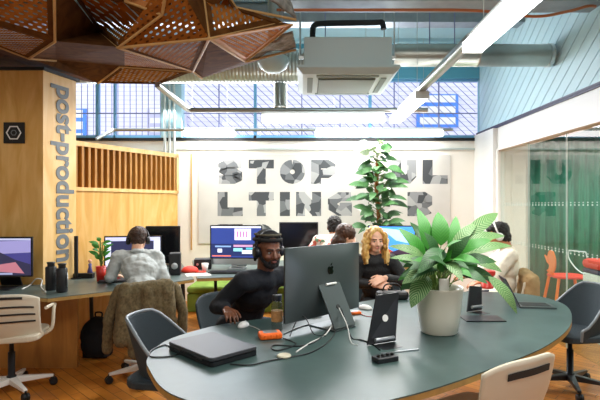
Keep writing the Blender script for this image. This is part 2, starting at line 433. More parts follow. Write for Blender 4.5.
tag(ob.build('dotted_decal', 'decal', gw), kind='stuff')
ob = MB(); p = [V((-.012, 5.0, 1.0)), V((-.012, 4.97, .93)), V((-.012, 4.75, .84))]
ob.tube(spline([(-.012, 4.98, 1.03), (-.012, 4.98, .95), (-.012, 4.85, .86), (-.012, 4.7, .82)]), .006)
ob.tube([(-.012, 4.98, 1.03), (-.012, 4.68, 1.04)], .006)
ob.tube([(-.012, 4.68, 1.04), (-.012, 4.66, .99)], .006)
ob.build('chalk_outline', 'decal', gw)
# cladding over the beam: slanting boards
cl = thing('wall_cladding', None, None, (0, 0, 0), kind='structure')
struct('backing', MB().box(XR+.03, XR+.1, 1.0, YB+.1, 2.6, ZC), 'blue_gap', cl)
bm = bmesh.new(); sh = 1.38; y = 1.0
def board(bm, y0, y1):
    H0, H1 = 2.62, ZC
    q = [(y0, H0), (y1, H0), (y1-sh*(H1-H0), H1), (y0-sh*(H1-H0), H1)]
    vs = [bm.verts.new((x, a, z)) for x in (XR+.035, XR+.005) for a, z in q]
    for f in ((0, 1, 2, 3), (7, 6, 5, 4), (0, 4, 5, 1), (1, 5, 6, 2), (2, 6, 7, 3), (3, 7, 4, 0)): bm.faces.new([vs[i] for i in f])
while y < YB+2.2: board(bm, y, y+.222); y += .24
bmesh.ops.bisect_plane(bm, geom=bm.verts[:]+bm.edges[:]+bm.faces[:], plane_co=(0, YB-.06, 0), plane_no=(0, 1, 0), clear_outer=True)
bmesh.ops.recalc_face_normals(bm, faces=bm.faces[:])
me = bpy.data.meshes.new('board'); bm.to_mesh(me); me.materials.append(M['blue_board']); o = bpy.data.objects.new('board', me); COL.objects.link(o); o.parent = cl

# meeting room beyond the glass
struct('wall_far_end', MB().box(XR+.1, 3.42, 7.3, 7.42, 0, 2.6), 'wall_white')
ob = MB(); n = 200; pts = []
for k in range(n+1):
    x = 3.4+k*4.0/n; pts.append((x, 7.25+.035*math.sin(k*.62)+.012*math.sin(k*1.7)))
vs = [(x, y, z) for z in (.02, 2.5) for x, y in pts]
ob.add(vs, [(k, k+1, n+2+k, n+1+k) for k in range(n)], True)
tag(ob.build('green_curtain', 'curtain', solid=.004), 'deep green pleated curtain hanging behind the glass partition', 'curtain')
struct('wall_meeting_room', MB().box(7.4, 7.5, 0, 7.4, 0, 2.6), 'curtain')
struct('wall_meeting_room_end', MB().box(3.42, 7.5, 7.32, 7.42, 0, 2.6), 'curtain')
struct('ceiling_meeting_room', MB().box(XR+.15, 7.5, 0, 7.42, 2.55, 2.62), 'ac_dark')

# plywood pillar and slatted partition
D1 = 4.6
pc = [(-2.51, D1), (-2.39, 5.01), (-5, 5.01), (-5, D1)]
struct('wall_plywood_pillar', MB().prism([(-5, D1), (-2.51, D1), (-2.51, D1+.012), (-5, 5.0)], 0, 2.79), 'wood_wall')
struct('wall_plywood_side', MB().prism([(-2.51, D1), (-2.39, 5.01), (-2.41, 5.015), (-5, 5.015), (-2.53, D1+.01)], 0, 2.79), 'wood_lit')
struct('trim_9', MB().prism([(-5, D1-.02), (-2.49, D1-.02), (-2.36, 5.03), (-5, 5.03)], 2.79, 2.82), 'sign_black')
A, B = V((-2.6, 5.25, 0)), V((-1.79, 6.75, 0)); L = (B-A).length; dx = (B-A).normalized()
mW = Mx.Translation(A) @ Mx((dx, V((-dx.y, dx.x, 0)), V((0, 0, 1)))).transposed().to_4x4()
struct('wall_slatted', MB().box(0, L, 0, .06, 0, 1.68, mW), 'wood_wall')
o = struct('wall_slatted_recess', MB().box(0, L, .07, .08, 1.68, 2.2, mW), 'recess_shade')
fw = thing('wall_slatted_frame', None, None, kind='structure')
MB().box(0, L, -.02, .1, 2.16, 2.215, mW).box(0, L, -.02, .1, 1.66, 1.70, mW).box(L-.04, L, -.02, .1, 1.66, 2.2, mW).build('frame', 'wood_lit', fw)
ob = MB(); k = 0
while k*.085 < L-.05: ob.box(k*.085, k*.085+.03, -.015, .09, 1.70, 2.16, mW); k += 1
ob.build('slat', 'wood_slat', fw)
# hexagon sign
sg = thing('hexagon_sign', 'small black square sign with white hexagon on plywood pillar', 'sign', (-2.78, D1-.005, 2.19))
MB().box(-.1, .1, -.012, 0, -.1, .1).build('board', 'sign_black', sg, .002)
def ngon(r, n=6, ph=0): return [(r*math.cos(2*PI*k/n+ph), r*math.sin(2*PI*k/n+ph)) for k in range(n)]
def ring(mb, r0, r1, y0, y1, n=6, ph=0):
    a, b_ = ngon(r0, n, ph), ngon(r1, n, ph)
    for k in range(n):
        j = (k+1) % n
        mb.slab([(a[k][0], y0, a[k][1]), (a[j][0], y0, a[j][1]), (b_[j][0], y0, b_[j][1]), (b_[k][0], y0, b_[k][1])], y1)
    return mb
ring(MB(), .074, .062, -.013, .003).build('hexagon', 'label_white', sg)
ring(MB(), .03, .022, -.013, .003).build('hexagon_centre', 'text_grey', sg)
# vertical lettering
cu = bpy.data.curves.new('pillar_lettering', 'FONT'); cu.body = 'post-production'; cu.size = .235; cu.extrude = .002; cu.offset = .007
cu.space_character = 1.0; cu.align_x = 'LEFT'
to = bpy.data.objects.new('pillar_lettering', cu); COL.objects.link(to)
u = V((.12, .41, 0)).normalized(); r_ = V((0, 0, -1)); n_ = r_.cross(u)
mm = Mx((r_, u, n_)).transposed().to_4x4(); mm.translation = V((-2.51, D1, 2.70))+u*.17+n_*.004
bpy.context.view_layer.update(); wd = to.dimensions.x
me = bpy.data.meshes.new_from_object(to.evaluated_get(bpy.context.evaluated_depsgraph_get())); me.materials.clear(); me.materials.append(M['text_grey'])
me.transform(Mx.Diagonal((1.76/max(wd, .1), 1.35, 1, 1))); bpy.data.objects.remove(to)
to = bpy.data.objects.new('pillar_lettering', me); COL.objects.link(to); to.matrix_world = mm
tag(to, 'grey lowercase lettering running down the plywood pillar side', 'lettering')

# poster with block letters
ps = thing('lettered_panel', 'large pale wall panel with words in shaded block letters', 'wall panel', (0, YB-.001, 0))
x0, x1 = (199-CX)/F*YB, (450-CX)/F*YB
MB().box(x0, x1, -.035, 0, .9, EYE+(CY-155)/F*YB).build('panel', 'poster_board', ps, .003)
def ribbon(pts, t):
    out = []; L = len(pts)
    for side in (1, -1):
        row = []
        for i in range(L):
            a = V(pts[max(i-1, 0)]); b_ = V(pts[i]); c = V(pts[min(i+1, L-1)])
            d1 = (b_-a).normalized() if i else (c-b_).normalized(); d2 = (c-b_).normalized() if i < L-1 else d1
            n1 = V((-d1.y, d1.x)); n2 = V((-d2.y, d2.x)); n = (n1+n2).normalized(); k = 1/max(n.dot(n1), .5)
            row.append(b_+n*side*t/2*k)
        out.append(row)
    return out
T = .36
arc = lambda cx, cy, r, a0, a1, n=6: [(cx+r*math.cos(R(a0+(a1-a0)*i/n)), cy+r*math.sin(R(a0+(a1-a0)*i/n))) for i in range(n+1)]
LET = {
 'S': [([(.95, .82), (.36, .82), (.2, .74), (.2, .6), (.36, .5), (.64, .5), (.8, .4), (.8, .26), (.64, .18), (.05, .18)], T)],
 'T': [([(0, .82), (1, .82)], T), ([(.5, .66), (.5, 0)], T)],
 'O': [(arc(.5, .5, .3, 90, 450, 20), .4)],
 'P': [([(.2, 0), (.2, 1)], .4), ([(.38, .82), (.65, .82), (.8, .72), (.8, .52), (.65, .42), (.38, .42)], T)],
 'U': [([(.2, 1), (.2, .36), (.34, .2), (.66, .2), (.8, .36), (.8, 1)], .38)],
 'L': [([(.2, 1), (.2, 0)], .4), ([(.38, .18), (1, .18)], T)],
 'I': [([(.2, 1), (.2, 0)], .4)],
 'N': [([(.18, 0), (.18, 1)], T), ([(.82, 0), (.82, 1)], T), ([(.18, .85), (.82, .15)], .42)],
 'G': [([(.95, .8), (.5, .8), (.22, .62), (.22, .38), (.5, .2), (.8, .2), (.8, .52)], .38), ([(.5, .46), (.98, .46)], .2)],
 'R': [([(.2, 0), (.2, 1)], .4), ([(.38, .82), (.65, .82), (.8, .72), (.8, .56), (.65, .46), (.38, .46)], T), ([(.5, .4), (.82, 0)], .38)],
}
def letter(ch, px, py, hpx=24, wpx=25, cut=None):
    s = YB/F; X0 = (px-CX)*s; Z0 = EYE+(CY-py)*s
    mb = MB()
    for q, (pts, t) in enumerate(LET[ch]):
        a, b_ = ribbon(pts, t)
        for i in range(len(a)-1):
            quad = [a[i], b_[i], b_[i+1], a[i+1]]
            mb.slab([(X0+p.x*wpx*s, -.036-.0006*q, Z0+min(max(p.y, 0), 1)*hpx*s) for p in quad], -.003)
    mb.build('letter_'+ch.lower(), 'shards', ps)
for ch, x in zip('STOP', (218, 249, 280, 311)): letter(ch, x, 184)
letter('U', 391, 184); letter('L', 422, 184)
for ch, x in zip('LTING', (218, 249, 280, 296, 327)): letter(ch, x, 216)
letter('R', 407, 216)
for ch, x in zip('TO', (218, 249)): letter(ch, x, 248)
tag(MB().box(-1.78, -1.76, YB-.03, YB-.001, .8, 2.3).build('wall_batten', 'wood_beige'), 'thin upright wooden batten left of the lettered panel', 'batten')

# ================================================================== CEILING SERVICES
def lamp(loc, L, along, label, group='linear ceiling lights'):
    t = thing('linear_light', label, 'ceiling light', loc, 0 if along == 'x' else PI/2, group)
    MB().box(-L/2, L/2, -.035, .035, .0, .05).build('housing', 'lamp_body', t, .004)
    MB().box(-L/2+.005, L/2-.005, -.068, .068, -.075, -.001).build('diffuser', 'lamp_white', t, .012)
    for s in (-1, 1):
        MB().box(s*L/2-.006, s*L/2+.006, -.07, .07, -.077, .0).build('end_cap', 'lamp_body', t)
    for s in (-.35, .35): MB().tube([(s*L, 0, .05), (s*L, 0, ZC-loc[2]-.02)], .003, 5).build('suspension_wire', 'steel', t)
    return t
ZL = 2.62
lamp((1.15, 2.6, ZL), 1.4, 'y', 'big bright linear light at the top, nearest the camera')
lamp((1.15, 5.42, ZL), 1.42, 'y', 'bright linear light above the tall plant, at end of grey rail')
lamp((.22, 5.87, ZL-.03), 1.5, 'x', 'white linear light hung crosswise under the air conditioner')
lamp((-1.42, 7.15, 2.6), .75, 'x', 'short glowing linear light above the start of the letters')
lamp((1.1, 7.15, 2.6), 1.9, 'x', 'long linear light close above the panel, right of the middle')
def rail(label, pts, r=.02, w=None):
    t = MB()
    for a, b_ in zip(pts, pts[1:]): t.tube([a, b_], r, 4)
    return tag(t.build('lighting_rail', 'steel'), label, 'rail', 'suspended lighting rails')
rail('grey rail linking the two bright lengthwise lights', [(1.15, 3.3, ZL+.03), (1.15, 4.71, ZL+.03)], .045)
rail('grey square rail crossing before the window under the air conditioner', [(-1.42, 4.62, ZL+.04), (-1.42, 5.87, ZL+.04), (1.5, 5.87, ZL+.04)], .035)
rail('low grey rail along the top of the white wall', [(-3.0, 6.9, 2.45), (-2.85, 7.15, 2.62), (2.2, 7.15, 2.62)], .028)

# ducts
t = thing('metal_duct', 'smooth round galvanised duct crossing to the blue cladding', 'duct', (0, 5.2, 3.12))
q = Mx.Rotation(PI/2, 4, 'Y')
MB().lathe([(.118, 0), (.118, .9), (.122, .9), (.122, .93), (.118, .93), (.118, 1.71)], (0, 0, 0), 40, Mx.Translation((.95, 0, 0)) @ q).build('pipe', 'duct_steel', t)
MB().lathe([(.125, -.02), (.125, .02)], (0, 0, 0), 40, Mx.Translation((2.64, 0, 0)) @ q).build('end_ring', 'steel', t)
t = thing('ribbed_duct', 'wide ribbed duct behind the copper sculpture and air conditioner', 'duct', (0, 6.25, 3.31))
prof = []
for k in range(100): prof += [(.21, k*.045), (.222, k*.045+.012), (.222, k*.045+.03), (.21, k*.045+.042)]
MB().lathe(prof, (0, 0, 0), 32, Mx.Translation((-4, 0, 0)) @ q).build('pipe', 'duct_steel', t)
t = thing('drop_duct', 'short vertical steel duct in front of the window, below ribbed duct', 'duct', (-.32, 6.25, 2.66))
MB().lathe([(.085, 0), (.085, .1), (.09, .1), (.09, .13), (.082, .13), (.082, .42)], (0, 0, 0), 28).build('pipe', 'duct_steel', t)
t = thing('round_vent', 'white bowl-shaped vent beside the copper sculpture tip', 'vent', (-.34, 5.15, 2.95))
MB().lathe([(.005, -.03), (.08, -.02), (.14, .02), (.17, .08), (.16, .13), (.1, .15), (.005, .15)], (0, 0, 0), 32).build('bowl', 'ac_white', t)
MB().lathe([(.06, .15), (.06, 1.04)], (0, 0, 0), 16).build('neck', 'duct_steel', t)
# cable tray, copper pipe, droppers
t = thing('cable_tray', 'grey steel cable tray across the ceiling above the ducts', 'cable tray', (0, 4.36, 3.3))
MB().box(-.2, 2.66, -.12, .12, 0, .012).box(-.2, 2.66, -.13, -.12, 0, .09).box(-.2, 2.66, .12, .13, 0, .09).build('tray', 'tray_steel', t)
ob = MB()
for k in range(5): ob.tube(spline([(x, -.1+.05*k+.015*math.sin(x*4+k*2), .03) for x in [-.2+.28*j for j in range(11)]], 4), .012, 6)
ob.build('cables', 'tray_steel', t)
ob = MB()
for x in (.3, 1.2, 2.2): ob.tube([(x, .1, .0), (x, .1, .69)], .005, 5)
ob.build('rod', 'steel', t)
tag(MB().tube(spline([(-.25, 4.22, 3.215), (.8, 4.22, 3.215), (1.5, 4.22, 3.210), (2.0, 4.20, 3.150), (2.3, 4.22, 3.200), (2.5, 4.25, 3.260), (2.6, 4.30, 3.280)]), .013).build('copper_pipe', 'copper'), 'thin copper coloured pipe slung below the cable tray', 'pipe')
tag(MB().box(-5, XR, 5.9, 6.1, 3.75, 3.98).build('ceiling_beam', 'tray_steel'), 'dark grey steel beam across the ceiling', 'beam', kind='structure')
ob = MB()
for x in (.22, 1.35, 1.62): tag(MB().tube([(x, 5.2, 3.1), (x, 5.2, ZC)], .006, 5).build('duct_hanger', 'bar_metal'), 'thin rod from ceiling to the round duct', 'rod', 'duct hanger rods')
# air conditioner
t = thing('air_conditioner', 'white ceiling cassette air conditioner hanging at centre top', 'air conditioner', (.41, 4.98, 2.74))
MB().box(-.42, .42, -.42, .42, .06, .36).build('casing', 'ac_white', t, .01)
a0, a1 = .485, .43
ob = MB(); vs = [(sx*a0, sy*a0, .075) for sx, sy in ((-1, -1), (1, -1), (1, 1), (-1, 1))]+[(sx*a0, sy*a0, .05) for sx, sy in ((-1, -1), (1, -1), (1, 1), (-1, 1))]+[(sx*a1, sy*a1, 0) for sx, sy in ((-1, -1), (1, -1), (1, 1), (-1, 1))]
ob.add(vs, [(3, 2, 1, 0), (8, 11, 10, 9)]+[(i+4*j, (i+1) % 4+4*j, (i+1) % 4+4+4*j, i+4+4*j) for j in (0, 1) for i in range(4)])
ob.build('fascia', 'ac_white', t)
g = MB().box(-.28, .28, -.28, .28, -.012, 0).build('intake_grille', 'ac_dark', t)
ob = MB()
for k in range(14): ob.box(-.27, .27, -.27+k*.04, -.25+k*.04, -.02, -.01)
ob.build('louvre', 'ac_white', g)
for s in (-1, 1):
    MB().box(s*.36-.028, s*.36+.028, -.3, .3, -.006, .004).build('air_flap', 'ac_dark', t); MB().box(-.3, .3, s*.36-.028, s*.36+.028, -.006, .004).build('air_flap', 'ac_dark', t)
ob = MB()
for s in (-1, 1):
    for q2 in (-1, 1): ob.tube([(s*.46, q2*.3, .2), (s*.46, q2*.3, 1.24)], .007, 6); ob.box(s*.42-.05, s*.42+.05, q2*.3-.02, q2*.3+.02, .18, .21)
ob.build('hanger_rod', 'steel', t)
tag(MB().tube(spline([(.08, 5.0, 3.1), (.08, 5.0, 3.3), (.1, 5.0, 3.37), (.2, 5.0, 3.39), (.72, 5.0, 3.4), (.8, 5.0, 3.4), (.82, 5.0, 3.33)], 5), .03, 10).build('black_drain_pipe', 'black_pipe'), 'black insulated pipe rising from the air conditioner', 'pipe')

# ================================================================== SCULPTURE
sc_ = thing('hanging_sculpture', 'folded triangular perforated copper-brown panels hanging from the ceiling', 'sculpture', (-1.5, 4, 3))
O = V((-1.5, 4, 3))
VZ = {  # pixel x, pixel y, height
 'a': (-60, 8, 2.85), 'b': (55, 41, 2.72), 'c': (54, -25, 3.0), 'c2': (-60, -60, 3.1), 'd': (-60, 24, 2.9), 'e': (29, 58, 2.84), 'f': (-60, 66, 2.98),
 'g': (100, 32, 2.98), 'h': (118, 47, 2.68), 'i': (56, 60, 2.92), 'j': (162, 14, 2.82), 'k': (125, 0, 2.95), 'l': (60, -25, 3.05), 'm': (170, -30, 3.0),
 'n': (209, 38, 2.7), 'o': (204, 0, 3.0), 'p': (193, 71, 2.86), 'q': (120, 66, 2.95), 'r': (98, 83, 2.88), 's': (160, 84, 2.86), 't': (282, 22, 2.95),
 'u': (236, 7, 3.0), 'v': (226, -8, 3.05), 'w': (245, 61, 2.84), 'x': (292, 24, 2.9), 'y': (296, 49, 2.95), 'z': (202, 78, 2.86), 'A': (296, 19, 3.0), 'B': (262, -12, 3.2), 'C': (-60, 70, 2.95), 'D': (46, 74, 2.95), 'E': (178, -8, 3.02), 'G': (200, 20, 3.2), 'H': (285, 8, 3.12),
}
def sv(k):
    x, y, z = VZ[k]; return on(x, y, z)-O
def panel(keys, m='perf', edge=True, th=.008):
    pts = [sv(k) for k in keys]
    if len(pts) > 3: tris = [[pts[0], pts[i], pts[i+1]] for i in range(1, len(pts)-1)]
    else: tris = [pts]
    mb = MB(); ux = (pts[1]-pts[0]).normalized(); n = ux.cross(pts[2]-pts[0]).normalized(); uy = n.cross(ux)
    for t3 in tris:
        c = sum(t3, V())/3
        fr_ = [p.lerp(c, 0) for p in t3]
        mb.add(fr_, [(0, 1, 2)], uv=[((p-pts[0]).dot(ux), (p-pts[0]).dot(uy)) for p in fr_])
    o = mb.build('panel', m, sc_)
    if edge:   # plain border strip round each panel
        eb = MB()
        for i in range(len(pts)):
            a, b_ = pts[i], pts[(i+1) % len(pts)]; c = sum(pts, V())/len(pts)
            d = (c-(a+b_)/2); e = (b_-a).normalized(); d = (d-e*d.dot(e)).normalized()*.045
            eb.slab([a-n*.004, b_-n*.004, b_+d-e*.05-n*.004, a+d+e*.05-n*.004], .008)
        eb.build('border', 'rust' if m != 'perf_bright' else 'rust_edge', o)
    return o
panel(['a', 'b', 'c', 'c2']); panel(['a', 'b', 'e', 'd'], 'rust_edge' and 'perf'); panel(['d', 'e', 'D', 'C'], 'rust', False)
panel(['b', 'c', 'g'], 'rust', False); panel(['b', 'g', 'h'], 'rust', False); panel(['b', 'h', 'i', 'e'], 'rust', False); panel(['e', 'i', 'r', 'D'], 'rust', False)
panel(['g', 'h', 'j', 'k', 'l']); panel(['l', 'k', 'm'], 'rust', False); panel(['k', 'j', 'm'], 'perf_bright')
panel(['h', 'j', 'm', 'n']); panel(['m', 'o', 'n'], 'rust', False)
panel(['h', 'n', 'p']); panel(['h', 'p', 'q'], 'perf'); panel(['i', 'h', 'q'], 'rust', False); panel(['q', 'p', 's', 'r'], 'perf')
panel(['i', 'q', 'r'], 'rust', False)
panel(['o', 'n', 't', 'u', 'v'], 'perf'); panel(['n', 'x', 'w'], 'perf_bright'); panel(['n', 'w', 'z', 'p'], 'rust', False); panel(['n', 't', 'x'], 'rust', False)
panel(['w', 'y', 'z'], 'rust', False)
# insulation blanket on top of the far flap
ob = MB()
g_ = [['v', 'B'], ['u', 'H'], ['A', 'A']]
q4 = [sv('v')+V((0, 0, .03)), sv('A')+V((0, 0, .02)), sv('H')+V((0, 0, .14)), sv('B')+V((0, 0, .1))]
N = 14; vs = []
for i in range(N+1):
    for j in range(N+1):
        p = (q4[0]*(1-i/N)+q4[1]*(i/N))*(1-j/N)+(q4[3]*(1-i/N)+q4[2]*(i/N))*(j/N)
        vs.append(p+V((0, 0, .05*math.sin(PI*i/N)+.03*noise.noise(p*9)))) 
ob.add(vs, [(i*(N+1)+j, (i+1)*(N+1)+j, (i+1)*(N+1)+j+1, i*(N+1)+j+1) for i in range(N) for j in range(N)], True)
ob.build('felt_blanket', 'insulation', sc_, solid=.02)
ob = MB(); q4 = [sv('w')+V((0, 0, .03)), sv('y')+V((0, 0, .03)), sv('x')+V((0, .1, -.02)), sv('w').lerp(sv('x'), .5)]; vs = []
for i in range(N+1):
    for j in range(N+1):
        p = (q4[0]*(1-i/N)+q4[1]*(i/N))*(1-j/N)+(q4[3]*(1-i/N)+q4[2]*(i/N))*(j/N)
        vs.append(p+V((0, 0, .03*noise.noise(p*9))))
ob.add(vs, [(i*(N+1)+j, (i+1)*(N+1)+j, (i+1)*(N+1)+j+1, i*(N+1)+j+1) for i in range(N) for j in range(N)], True)
ob.build('felt_blanket', 'insulation', sc_, solid=.02)
for a, b_ in ('de', 'ei', 'be', 'bc', 'gh', 'hp', 'hj', 'jm', 'kj', 'hn', 'no', 'np', 'qp', 'qr', 'nt', 'nw', 'uA', 'vu', 'wy', 'wx', 'px'.replace('x', 'z')):
    MB().tube([sv(a)-V((0, 0, .006)), sv(b_)-V((0, 0, .006))], .011, 6).build('edge_strip', 'wood_beige', sc_)
for k in 'jt':
    p = sv(k); MB().tube([p, (p.x, p.y, ZC-3)], .002, 4).build('suspension_wire', 'steel', sc_)

# ================================================================== TABLE
ZT = .74
edge = [(-.79, 2.45), (-.73, 2.24), (-.50, 1.9), (-.05, 1.74), (.40, 1.91), (.85, 2.22), (1.31, 2.6), (1.70, 3.07), (1.97, 3.62), (1.95, 4.0), (1.72, 4.18), (1.3, 4.2), (.8, 4.02), (.3, 3.66), (-.1, 3.32), (-.5, 3.08), (-.68, 2.88), (-.78, 2.68)]
ep = [(p.x, p.y) for p in spline([(x, y, 0) for x, y in edge], 8, True)]
cx_, cy_ = .6, 3.0
tb = thing('meeting_table', 'large oval table with dark green top and plywood edge', 'table', (cx_, cy_, 0))
loc = [(x-cx_, y-cy_) for x, y in ep]
MB().prism(loc, ZT-.006, ZT).build('table_top', 'table_top', tb)
MB().prism([(x*1.0, y*1.0) for x, y in loc], ZT-.032, ZT-.0065, smooth=False).build('plywood_core', 'table_edge', tb)
for x, y in ((-.75, -.55), (.75, .55)):
    lg = MB().lathe([(.26, .0), (.26, .012), (.05, .02), (.045, ZT-.06), (.2, ZT-.05), (.2, ZT-.0325)], (x, y, 0), 28).build('leg', 'satin_black', tb)

# ================================================================== DESKS
def desk(name, label, poly, legs, m='desk_top', group=None):
    c = sum((V((p[0], p[1], 0)) for p in poly), V())/len(poly)
    t = thing(name, label, 'desk', (c.x, c.y, 0), 0, group)
    q = [(x-c.x, y-c.y) for x, y in poly]
    MB().prism(q, ZT-.006, ZT).build('desk_top', m, t)
    MB().prism(q, ZT-.034, ZT-.0065).build('plywood_core', 'table_edge', t)
    for a in legs:
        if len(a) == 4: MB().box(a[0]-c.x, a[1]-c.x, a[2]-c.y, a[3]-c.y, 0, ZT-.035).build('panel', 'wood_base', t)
        else: MB().tube([(a[0]-c.x, a[1]-c.y, ZT-.036), (a[0]-c.x+.02, a[1]-c.y, 0)], .022, 8).build('leg', 'satin_black', t)
    return t
desk('corner_desk', 'long angled desk with grey top in front of plywood walls', [(-3.6, 4.02), (-2.3, 3.99), (-2.1, 3.92), (-1.72, 4.24), (-1.14, 4.93), (-1.62, 6.3), (-1.78, 6.6), (-2.5, 5.28), (-2.36, 5.03), (-2.49, 4.58), (-3.6, 4.58)],
     [(-2.9, -2.1, 4.42, 4.45), (-2.3, 5.15), (-1.3, 5.1), (-2.0, 6.0)])
desk('back_desk', 'back row desk under the lettered panel', [(-1.12, 4.98), (-.5, 5.12), (-.36, 5.9), (1.6, 5.9), (1.6, 6.6), (-1.55, 6.6)], [(-.62, 5.3), (.6, 6.0), (1.5, 6.0), (-1.2, 6.4), (1.5, 6.5)])
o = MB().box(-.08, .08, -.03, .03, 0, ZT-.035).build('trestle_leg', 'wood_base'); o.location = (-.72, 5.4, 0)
tag(o, 'dark wooden board leg under the back desk by the iMac'.replace('iMac', 'editing computer'), 'trestle')
t = thing('green_bench', 'low green padded bench along the back wall, under desks', 'bench', (-1.2, 7.0, 0))
MB().box(-.45, 1.9, -.3, .35, 0, .26).build('base', 'green_fabric', t, .02)
MB().box(-.45, 1.9, -.32, .35, .265, .36).build('cushion', 'green_fabric', t, .03)

# ================================================================== COMPUTERS
def rrect(w, h, r, n=5):
    return [(sx*(w/2-r)+r*math.cos(a), sy*(h/2-r)+r*math.sin(a)) for sx, sy, a0 in ((1, 1, 0), (-1, 1, 90), (-1, -1, 180), (1, -1, 270)) for a in [R(a0+90*i/n) for i in range(n+1)]]
XZ = Mx(((1, 0, 0, 0), (0, 0, -1, 0), (0, 1, 0, 0), (0, 0, 0, 1)))     # (x,y,z)->(x,-z,y): flat outline stood upright, extruded towards -Y
def emit_mat(name, h, s=1.0): 
    if name not in M: M[name] = mat(name, h, .3, emit=s)
    return name
def screen_ui(par, w, h, zc, y, style):
    sc = MB().box(-w/2, w/2, y, y+.002, zc-h/2, zc+h/2)
    def rect(nm, hx, x0, x1, z0, z1, lay=1):
        k = emit_mat('scr_'+hx, hx)
        MB().box(-w/2+x0*w, -w/2+x1*w, y-.0012*lay, y-.0006*lay, zc-h/2+z0*h, zc-h/2+z1*h).build(nm, k, o)
    def poly(nm, hx, pts, lay=1):
        k = emit_mat('scr_'+hx, hx)
        MB().slab([(-w/2+a*w, y-.0012*lay, zc-h/2+b*h) for a, b in pts], -.0004).build(nm, k, o)
    base = {'edit': '2c3f86', 'dusk': '3c3a78', 'blue': '3f86e0', 'desk': '2a2d4c', 'off': None}[style]
    if style == 'off': o = sc.build('screen', 'screen_off', par); return
    o = sc.build('screen', emit_mat('scr_'+base, base), par)
    if style == 'edit':
        rect('menu_bar', 'dfe4f2', 0, 1, .95, 1); rect('preview', 'd8d4e8', .47, .8, .56, .93)
        for k in range(4): rect('preview_detail', 'b070a8', .52+.06*k, .545+.06*k, .65, .84, 2)
        rect('timeline', '1e2a5c', 0, 1, .05, .44); rect('clip', '8fd8e0', .45, .63, .2, .3, 2); rect('clip', 'd8e6f0', .62, .9, .12, .24, 2); rect('clip', 'c08fb4', .45, .9, .34, .41, 2)
        rect('clip', '7fa0d0', .08, .4, .33, .38, 2); rect('clip', 'dfe4f0', .13, .22, .16, .28, 2); rect('clip', '50b4c8', .7, .95, .26, .32, 2); rect('track', 'd8705c', .02, .4, .03, .07, 2)
    elif style == 'dusk':
        poly('sky_band', '8a86b8', [(0, .55), (1, .62), (1, .95), (0, .9)]); poly('mountain', '2a2a44', [(0, 0), (1, 0), (1, .3), (.75, .42), (.5, .62), (.3, .5), (0, .55)], 2)
        poly('dune', 'a86a78', [(.3, .12), (.9, .05), (.75, .36), (.5, .3)], 3); rect('menu_bar', 'aab0d0', 0, 1, .95, 1, 2); rect('dock', '9098b8', .15, .7, .02, .07, 4)
    elif style == 'blue':
        poly('sky_band', '9cc8f4', [(.25, .95), (.6, .5), (1, .35), (1, .7), (.6, .9)]); poly('mountain', 'a04a34', [(0, 0), (.65, 0), (.45, .18), (.25, .3), (0, .36)], 2); poly('ridge', '3a2a3a', [(.35, 0), (1, 0), (1, .14), (.7, .2)], 3)
    elif style == 'desk':
        rect('toolbar', 'b8bce0', 0, 1, .88, 1); rect('browser', 'c9cfe8', .0, .1, .05, .88, 1); rect('dock', 'e8e8f4', .03, .6, .02, .1, 2); rect('clip', 'b04a68', .08, .16, .2, .28, 2)
        rect('side_panel', 'd0d8f0', .88, 1, .1, .88, 2)
def computer(name, label, loc, rz, w=.62, h=.44, style='edit', chin=.06, bottom=.08, body='silver', bezel='black_plastic', back_only=False, group=None, cat='computer'):
    t = thing(name, label, cat, loc, rz, group); zc = bottom+h/2
    MB().prism(rrect(w, h, .012), 0, .008, Mx.Translation((0, 0, zc)) @ XZ).build('bezel', bezel, t)
    # gently bulged rear shell
    N, Mm = 20, 14; vs = []
    for j in range(Mm+1):
        for i in range(N+1):
            a, b_ = -1+2*i/N, -1+2*j/Mm
            dpt = .006+.035*(1-abs(a)**3.0)*(1-abs(b_)**3.0)
            vs.append((a*w/2, dpt, zc+b_*h/2))
    bk = MB(); bk.add(vs, [(j*(N+1)+i, (j+1)*(N+1)+i, (j+1)*(N+1)+i+1, j*(N+1)+i+1) for j in range(Mm) for i in range(N)], True)
    pe = [(-w/2, -.0, zc-h/2), (w/2, 0, zc-h/2), (w/2, 0, zc+h/2), (-w/2, 0, zc+h/2)]
    bk.box(-w/2, w/2, 0, .0065, zc-h/2, zc+h/2)
    bk.build('rear_shell', body, t)
    if chin:
        MB().box(-w/2, w/2, -.012, -.008, bottom, bottom+chin).build('chin', body, t, .002)
    screen_ui(t, w-.03, h-chin-.03, zc+chin/2, -.011, style)
    st = MB(); sw = .095
    z1 = zc-.02
    st.slab([(-sw, .035, z1), (-sw, .17, .012), (sw, .17, .012), (sw, .035, z1)], -.012)
    st.box(-sw, sw, -.04, .18, 0, .009)
    st.build('stand', body, t, .003)
    return t
# the near all-in-one, seen from behind
P0, P1 = V((-.13, 2.82)), V((.364, 3.3)); mid = (P0+P1)/2; dd = (P1-P0).normalized()
# screen faces away from the camera: local +Y (rear) points to the camera, local -X is at P1
rz = math.atan2(dd.y, dd.x)+PI
ic = computer('all_in_one_computer', 'large dark grey all-in-one computer seen from behind on the oval table', (mid.x+.005, mid.y-.01, ZT+.0005), rz, .675, .445, 'edit', .07, .06, 'space_grey')
